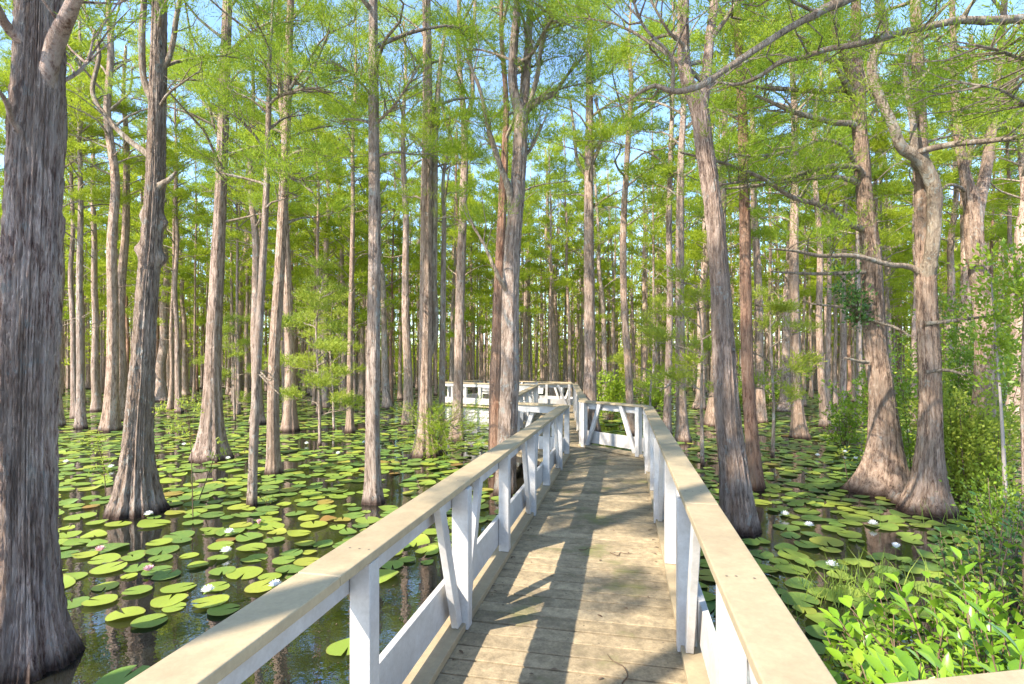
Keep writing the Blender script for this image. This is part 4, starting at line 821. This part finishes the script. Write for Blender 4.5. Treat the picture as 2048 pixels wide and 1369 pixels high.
bush(1940, 8.9, .1, 1.95, 170, 430, "bright yellow-green leafy shrub right of the S-limbed cypress foot", .05, 'sapling', 21, per=18, stems=14)
bush(1830, 10.9, .3, 3.6, 240, 270, "tall loose leafy shrub rising between the two sunlit cypresses", .055, 'shrub', 22, per=16, stems=16)
bush(1935, 10.4, .5, 3.8, 170, 320, "tall leafy shrub behind the yellow-green one right of the S-limbed cypress", .055, 'shrub', 23, per=16, stems=12)
bush(2020, 7.9, 2.0, 4.3, 120, 150, "small pale-stemmed tree with light green leaves near the right edge", .06, 'shrub', 24, "small_tree", "tree", per=15, stems=2, sr=2.6, stem_mat='pale_twig')
bush(2020, 6.7, .1, 1.2, 120, 120, "twiggy green shrub at the foot of the right-edge cypress", .04, 'shrub', 25, per=14)
bush(1702, 9.45, 3.0, 4.1, 60, 60, "dark-leaved vine clump clinging to the many-limbed cypress", .055, 'dark_leaf', 26, "vine", "vine", per=12, stems=4, dep=.5, foot=(.36, .40, 3.1))
bush(1222, 24, .2, 2.4, 80, 150, "rounded green bush behind the bend right of the straight dark cypress", .10, 'shrub', 27, per=14)
bush(1300, 27, .2, 2.2, 90, 130, "low green bush far behind the right end of the bend railing", .11, 'shrub', 28, per=14)
bush(1545, 30, .2, 2.6, 120, 150, "leafy bush far back between the reddish pole and the lone sunlit cypress", .12, 'shrub', 29, per=14)
bush(1690, 15.5, .1, 1.7, 80, 70, "leafy bush left of the many-limbed cypress in the middle distance", .08, 'shrub', 30, per=14)
bush(1770, 15.0, .3, 3.2, 140, 110, "big leafy bush behind the many-limbed cypress", .08, 'shrub', 31, per=14)
bush(1470, 29, .1, 1.9, 90, 120, "small bush far back just left of the reddish pole", .11, 'shrub', 32, per=14)
bush(1970, 14, .3, 4.5, 170, 220, "tall leafy thicket shrub far back at the right edge", .08, 'shrub', 33, per=14)
def young_cypress(px, Y, H, label, seed, lm=1.0, z0=1.2, nb=14, lod=MID):
    g = np.random.default_rng(seed); x = (px - CX) / F * Y; root = empty("young_cypress", (x, Y, 0), label, "tree"); P = np.array([[0, 0, -.1], [g.normal(0, .05), 0, H * .35], [g.normal(0, .1), 0, H * .7], [g.normal(0, .1), 0, H]])
    Q, rr = spline(P, [.05, .035, .025, .008], 24); m = MB(); tube(m, Q, rr, 10, 1 + g.normal(0, .04, (24, 10))); link("trunk", m.mesh("trunk", M['bark_grey'], True), root)
    br, fo = crown(Q, z0, H * .98, nb, lm, lod, seed, density=1.2, droop=.25); link("branches", br.mesh("branches", M['limb'], True), root); link("crown", fo.mesh("crown", M['sapling']), root); occupied.append((x, Y, .3))
young_cypress(640, 15.5, 4.9, "young cypress with bright feathery sprays in front of the left-hand crowd", 61, 1.25, .7, 16)
young_cypress(668, 19, 4.6, "young feathery cypress behind the brightest young one on the left", 62, 1.1, .8, 14)
young_cypress(1300, 20.5, 4.5, "young feathery cypress right of the straight dark trunk behind the bend", 63, 1.1, .8, 14)
young_cypress(1405, 12.5, 4.2, "young feathery cypress between the flared cypress and the leaning trunk", 64, .9, 1.2, 10)
young_cypress(470, 22, 4.2, "young feathery cypress in the gap right of the broad buttress", 65, 1.0, .7, 13)
young_cypress(1545, 13.5, 4.0, "young feathery cypress right of the reddish pole", 66, .8, 1.0, 10)
def sapling(pts, Y, leaves, label, seed, leaf=.075, n=70):
    g = np.random.default_rng(seed); q = np.array([W(a, b, Y) for a, b in pts]); b = np.array([q[0][0], Y, 0]); q = q - b; q[0][2] = -.05; root = empty("sapling", b, label, "sapling"); st, lf = MB(), MB()
    Q, rr = spline(q, np.linspace(.009, .003, len(q)), 24); tube(st, Q, rr, 5); B, D = [], []
    for (lx, ly, s) in leaves:
        c = W(lx, ly, Y + g.normal(0, .15)) - b; i = int(np.argmin(np.linalg.norm(Q - c, axis=1))); i = max(2, i - 3); tube(st, np.array([Q[i], (Q[i] + c) / 2 + g.normal(0, .02, 3), c]), [.004, .003, .002], 4)
        for _ in range(n // len(leaves)):
            B.append(c + g.normal(0, 1, 3) * s * .35); D.append(unit(g.normal(0, .7, 3) + [0, 0, .5] + unit(c - Q[i]) * .4))
    B, D = np.array(B), np.array(D); broad_leaves(lf, B, D, unit(g.normal(0, .5, B.shape) + [0, 0, 1]), leaf * g.uniform(.6, 1.1, len(B)), leaf * .3)
    link("stem", st.mesh("stem", M['twig'], True), root); link("leaves", lf.mesh("leaves", M['sapling'], True), root)
sapling([(386, 1037), (384, 960), (381, 880), (372, 820)], 8.2, [(330, 815, .14), (352, 838, .14), (378, 812, .16), (395, 822, .1), (345, 862, .14), (368, 868, .1), (318, 822, .1), (362, 850, .1)], "spindly sapling with yellow-green leaves between the burled cypress and the broad buttress", 71, n=150)
sapling([(395, 980), (420, 940), (432, 905), (445, 880)], 9.2, [(440, 885, .12), (428, 915, .12), (415, 940, .1), (448, 905, .1)], "little yellow-leaved sapling leaning in front of the broad buttress foot", 72, n=60)
sapling([(212, 985), (206, 930), (196, 890), (190, 870)], 9.8, [(175, 885, .15), (190, 905, .15), (205, 925, .15), (200, 880, .12), (185, 940, .12), (212, 950, .12)], "low bushy sapling left of the burled cypress", 73, n=120)
sapling([(380, 860), (380, 830), (382, 800)], 19, [(370, 800, .3), (390, 798, .3), (382, 812, .3), (362, 808, .25)], "pale leafy sapling far behind the burled cypress", 74, .11, 90)
sapling([(534, 1018), (534, 1008)], 8.9, [(522, 1000, .07), (535, 1002, .08), (547, 1000, .07)], "tiny cypress seedling with green tufts right of the leaning stem's foot", 75, .05, 40)
sapling([(1700, 990), (1690, 930), (1684, 900)], 9.9, [(1678, 910, .1), (1690, 905, .1), (1696, 925, .1)], "thin leafy sapling standing in the pads left of the many-limbed cypress", 76, .06, 36)
g = np.random.default_rng(81); m = MB()
for (px, py, n, sp, h) in ((1650, 1205, 50, .10, .34), (1672, 1190, 60, .14, .42), (1740, 1195, 60, .16, .42), (1765, 1170, 40, .16, .36), (1700, 1225, 40, .2, .3), (1820, 1180, 60, .3, .4), (1590, 1230, 20, .1, .25), (1960, 1045, 50, .3, .5), (1900, 1060, 30, .25, .4)):
    Y = F * CZ / (py - HY); x = (px - CX) / F * Y
    for _ in range(n // 2):
        b = np.array([x + g.normal(0, sp), Y + g.normal(0, sp), -.02]); l = h * g.uniform(.5, 1.2); d = unit(np.array([g.normal(0, .35), g.normal(0, .35), 1])); e = b + d * l + np.array([d[0], d[1], 0]) * l * .4; md = b + d * l * .6; s = unit(np.cross(d, g.normal(size=3))) * .0045
        m.add([b - s, b + s, md + s * .8, md - s * .8, e], [(0, 1, 2, 3)], [(3, 2, 4)])
tag(link("grass", m.mesh("grass", M['grass'])), "thin green grass blades growing out of the water on the right", "grass", None, "stuff")
for (px, py, w_, h_, lb) in ((1772, 990, 26, .28, "rounded brown cypress knee, tallest of the group left of the S-limbed cypress"), (1786, 1002, 22, .2, "small brown cypress knee in front of the tallest one"), (1799, 1010, 24, .2, "stubby cypress knee touching the S-limbed cypress foot"), (1938, 1003, 24, .30, "tan broken stump beside the foot of the two-stemmed cypress")):
    Y = F * CZ / (py - HY); x = (px - CX) / F * Y; r = w_ / F * Y / 2; g = np.random.default_rng(px); m = MB(); Q, rr = spline([[0, 0, -.1], [0, 0, h_ * .4], [.01, 0, h_ * .8], [.01, .01, h_]], [r * 1.25, r, r * .75, r * .2], 24); tube(m, Q, rr, 20, 1 + g.normal(0, .05, (24, 20))); tag(link("cypress_knee", m.mesh("cypress_knee", M['bark'], True), None, (x, Y, 0)), lb, "cypress knee")
# litter on the deck
for i, (s_, q, a, l, lb) in enumerate(((5.05, -.42, .3, .22, "dry twig lying on the planks a third of the way along, left one of two"), (5.0, -.12, .1, .2, "dry twig on the planks, right one of two near the middle"), (3.0, .02, 1.7, .3, "thin curved twig on the near planks"), (2.75, -.55, .6, .14, "small hooked twig on the near planks left of the centre"), (7.6, .05, .2, .12, "short twig far along the planks"))):
    g = np.random.default_rng(200 + i); m = MB(); t_ = np.array([math.cos(a), math.sin(a), 0]); n_ = np.array([-t_[1], t_[0], 0]); Q, rr = spline([t_ * l * k / 4 + n_ * g.normal(0, .02) + [0, 0, .006 + .004 * abs(g.normal())] for k in range(5)], [.004, .0035, .003, .0025, .001], 20); tube(m, Q, rr, 5); p = SQ(s_, q, .001); tag(link("fallen_twig", m.mesh("fallen_twig", M['twig'], True), None, p), lb, "twig")
g = np.random.default_rng(210); m0 = MB(); broad_leaves(m0, np.array([[0, 0, .004]]), np.array([[1., 0, .08]]), np.array([[0, 0, 1.]]), .045, .018); lm0 = m0.mesh("fallen_leaf", M['twig'], True)
for i in range(70):
    s_ = g.uniform(1.0, 9.6); q = g.choice([QL + .03, QR - .04]) + g.normal(0, .02) if g.random() < .65 else g.uniform(QL + .1, QR - .1); q = min(QR - .03, max(QL + .03, q)); o = link("fallen_leaf", lm0, None, SQ(s_, q, .002)); o.rotation_euler = (0, 0, g.uniform(0, 6.28)); k = g.uniform(.5, 1.1); o.scale = (k, k, k)
    tag(o, "tiny dry brown leaf lying on the plank deck", "leaf", "dry leaves on the deck")
SUN_DIR = unit(np.array([.895, .74, -1.0]))          # travel direction of the light
elev = math.asin(-SUN_DIR[2]); az = math.atan2(-SUN_DIR[0], -SUN_DIR[1])   # azimuth from +Y, clockwise
w = bpy.data.worlds.new("World"); scn.world = w; w.use_nodes = True; nt = w.node_tree
sky = nt.nodes.new("ShaderNodeTexSky"); sky.sky_type = 'NISHITA'; sky.sun_disc = False; sky.sun_elevation = elev; sky.sun_rotation = az
sky.air_density = 1.0; sky.dust_density = .5; sky.ozone_density = 4.5
bg = nt.nodes["Background"]; bg.inputs[1].default_value = .15; nt.links.new(sky.outputs[0], bg.inputs[0])
sd = bpy.data.lights.new("sun", 'SUN'); sd.energy = 3.2; sd.angle = math.radians(.5); sd.color = (1, .92, .80)
so = bpy.data.objects.new("sun", sd); col.objects.link(so); so.rotation_euler = Vector(SUN_DIR).to_track_quat('-Z', 'Y').to_euler()
scn.view_settings.view_transform = 'Standard'; scn.view_settings.look = 'None'; scn.view_settings.exposure = 1.97; scn.view_settings.gamma = 1
scn.render.engine = 'CYCLES'; cy = scn.cycles
cy.max_bounces = 9; cy.diffuse_bounces = 5; cy.glossy_bounces = 3; cy.transmission_bounces = 4; cy.transparent_max_bounces = 4
cy.use_denoising = True; cy.sample_clamp_indirect = 6; cy.use_adaptive_sampling = True; cy.adaptive_threshold = .01
try: cy.denoiser = 'OPENIMAGEDENOISE'
except Exception: pass
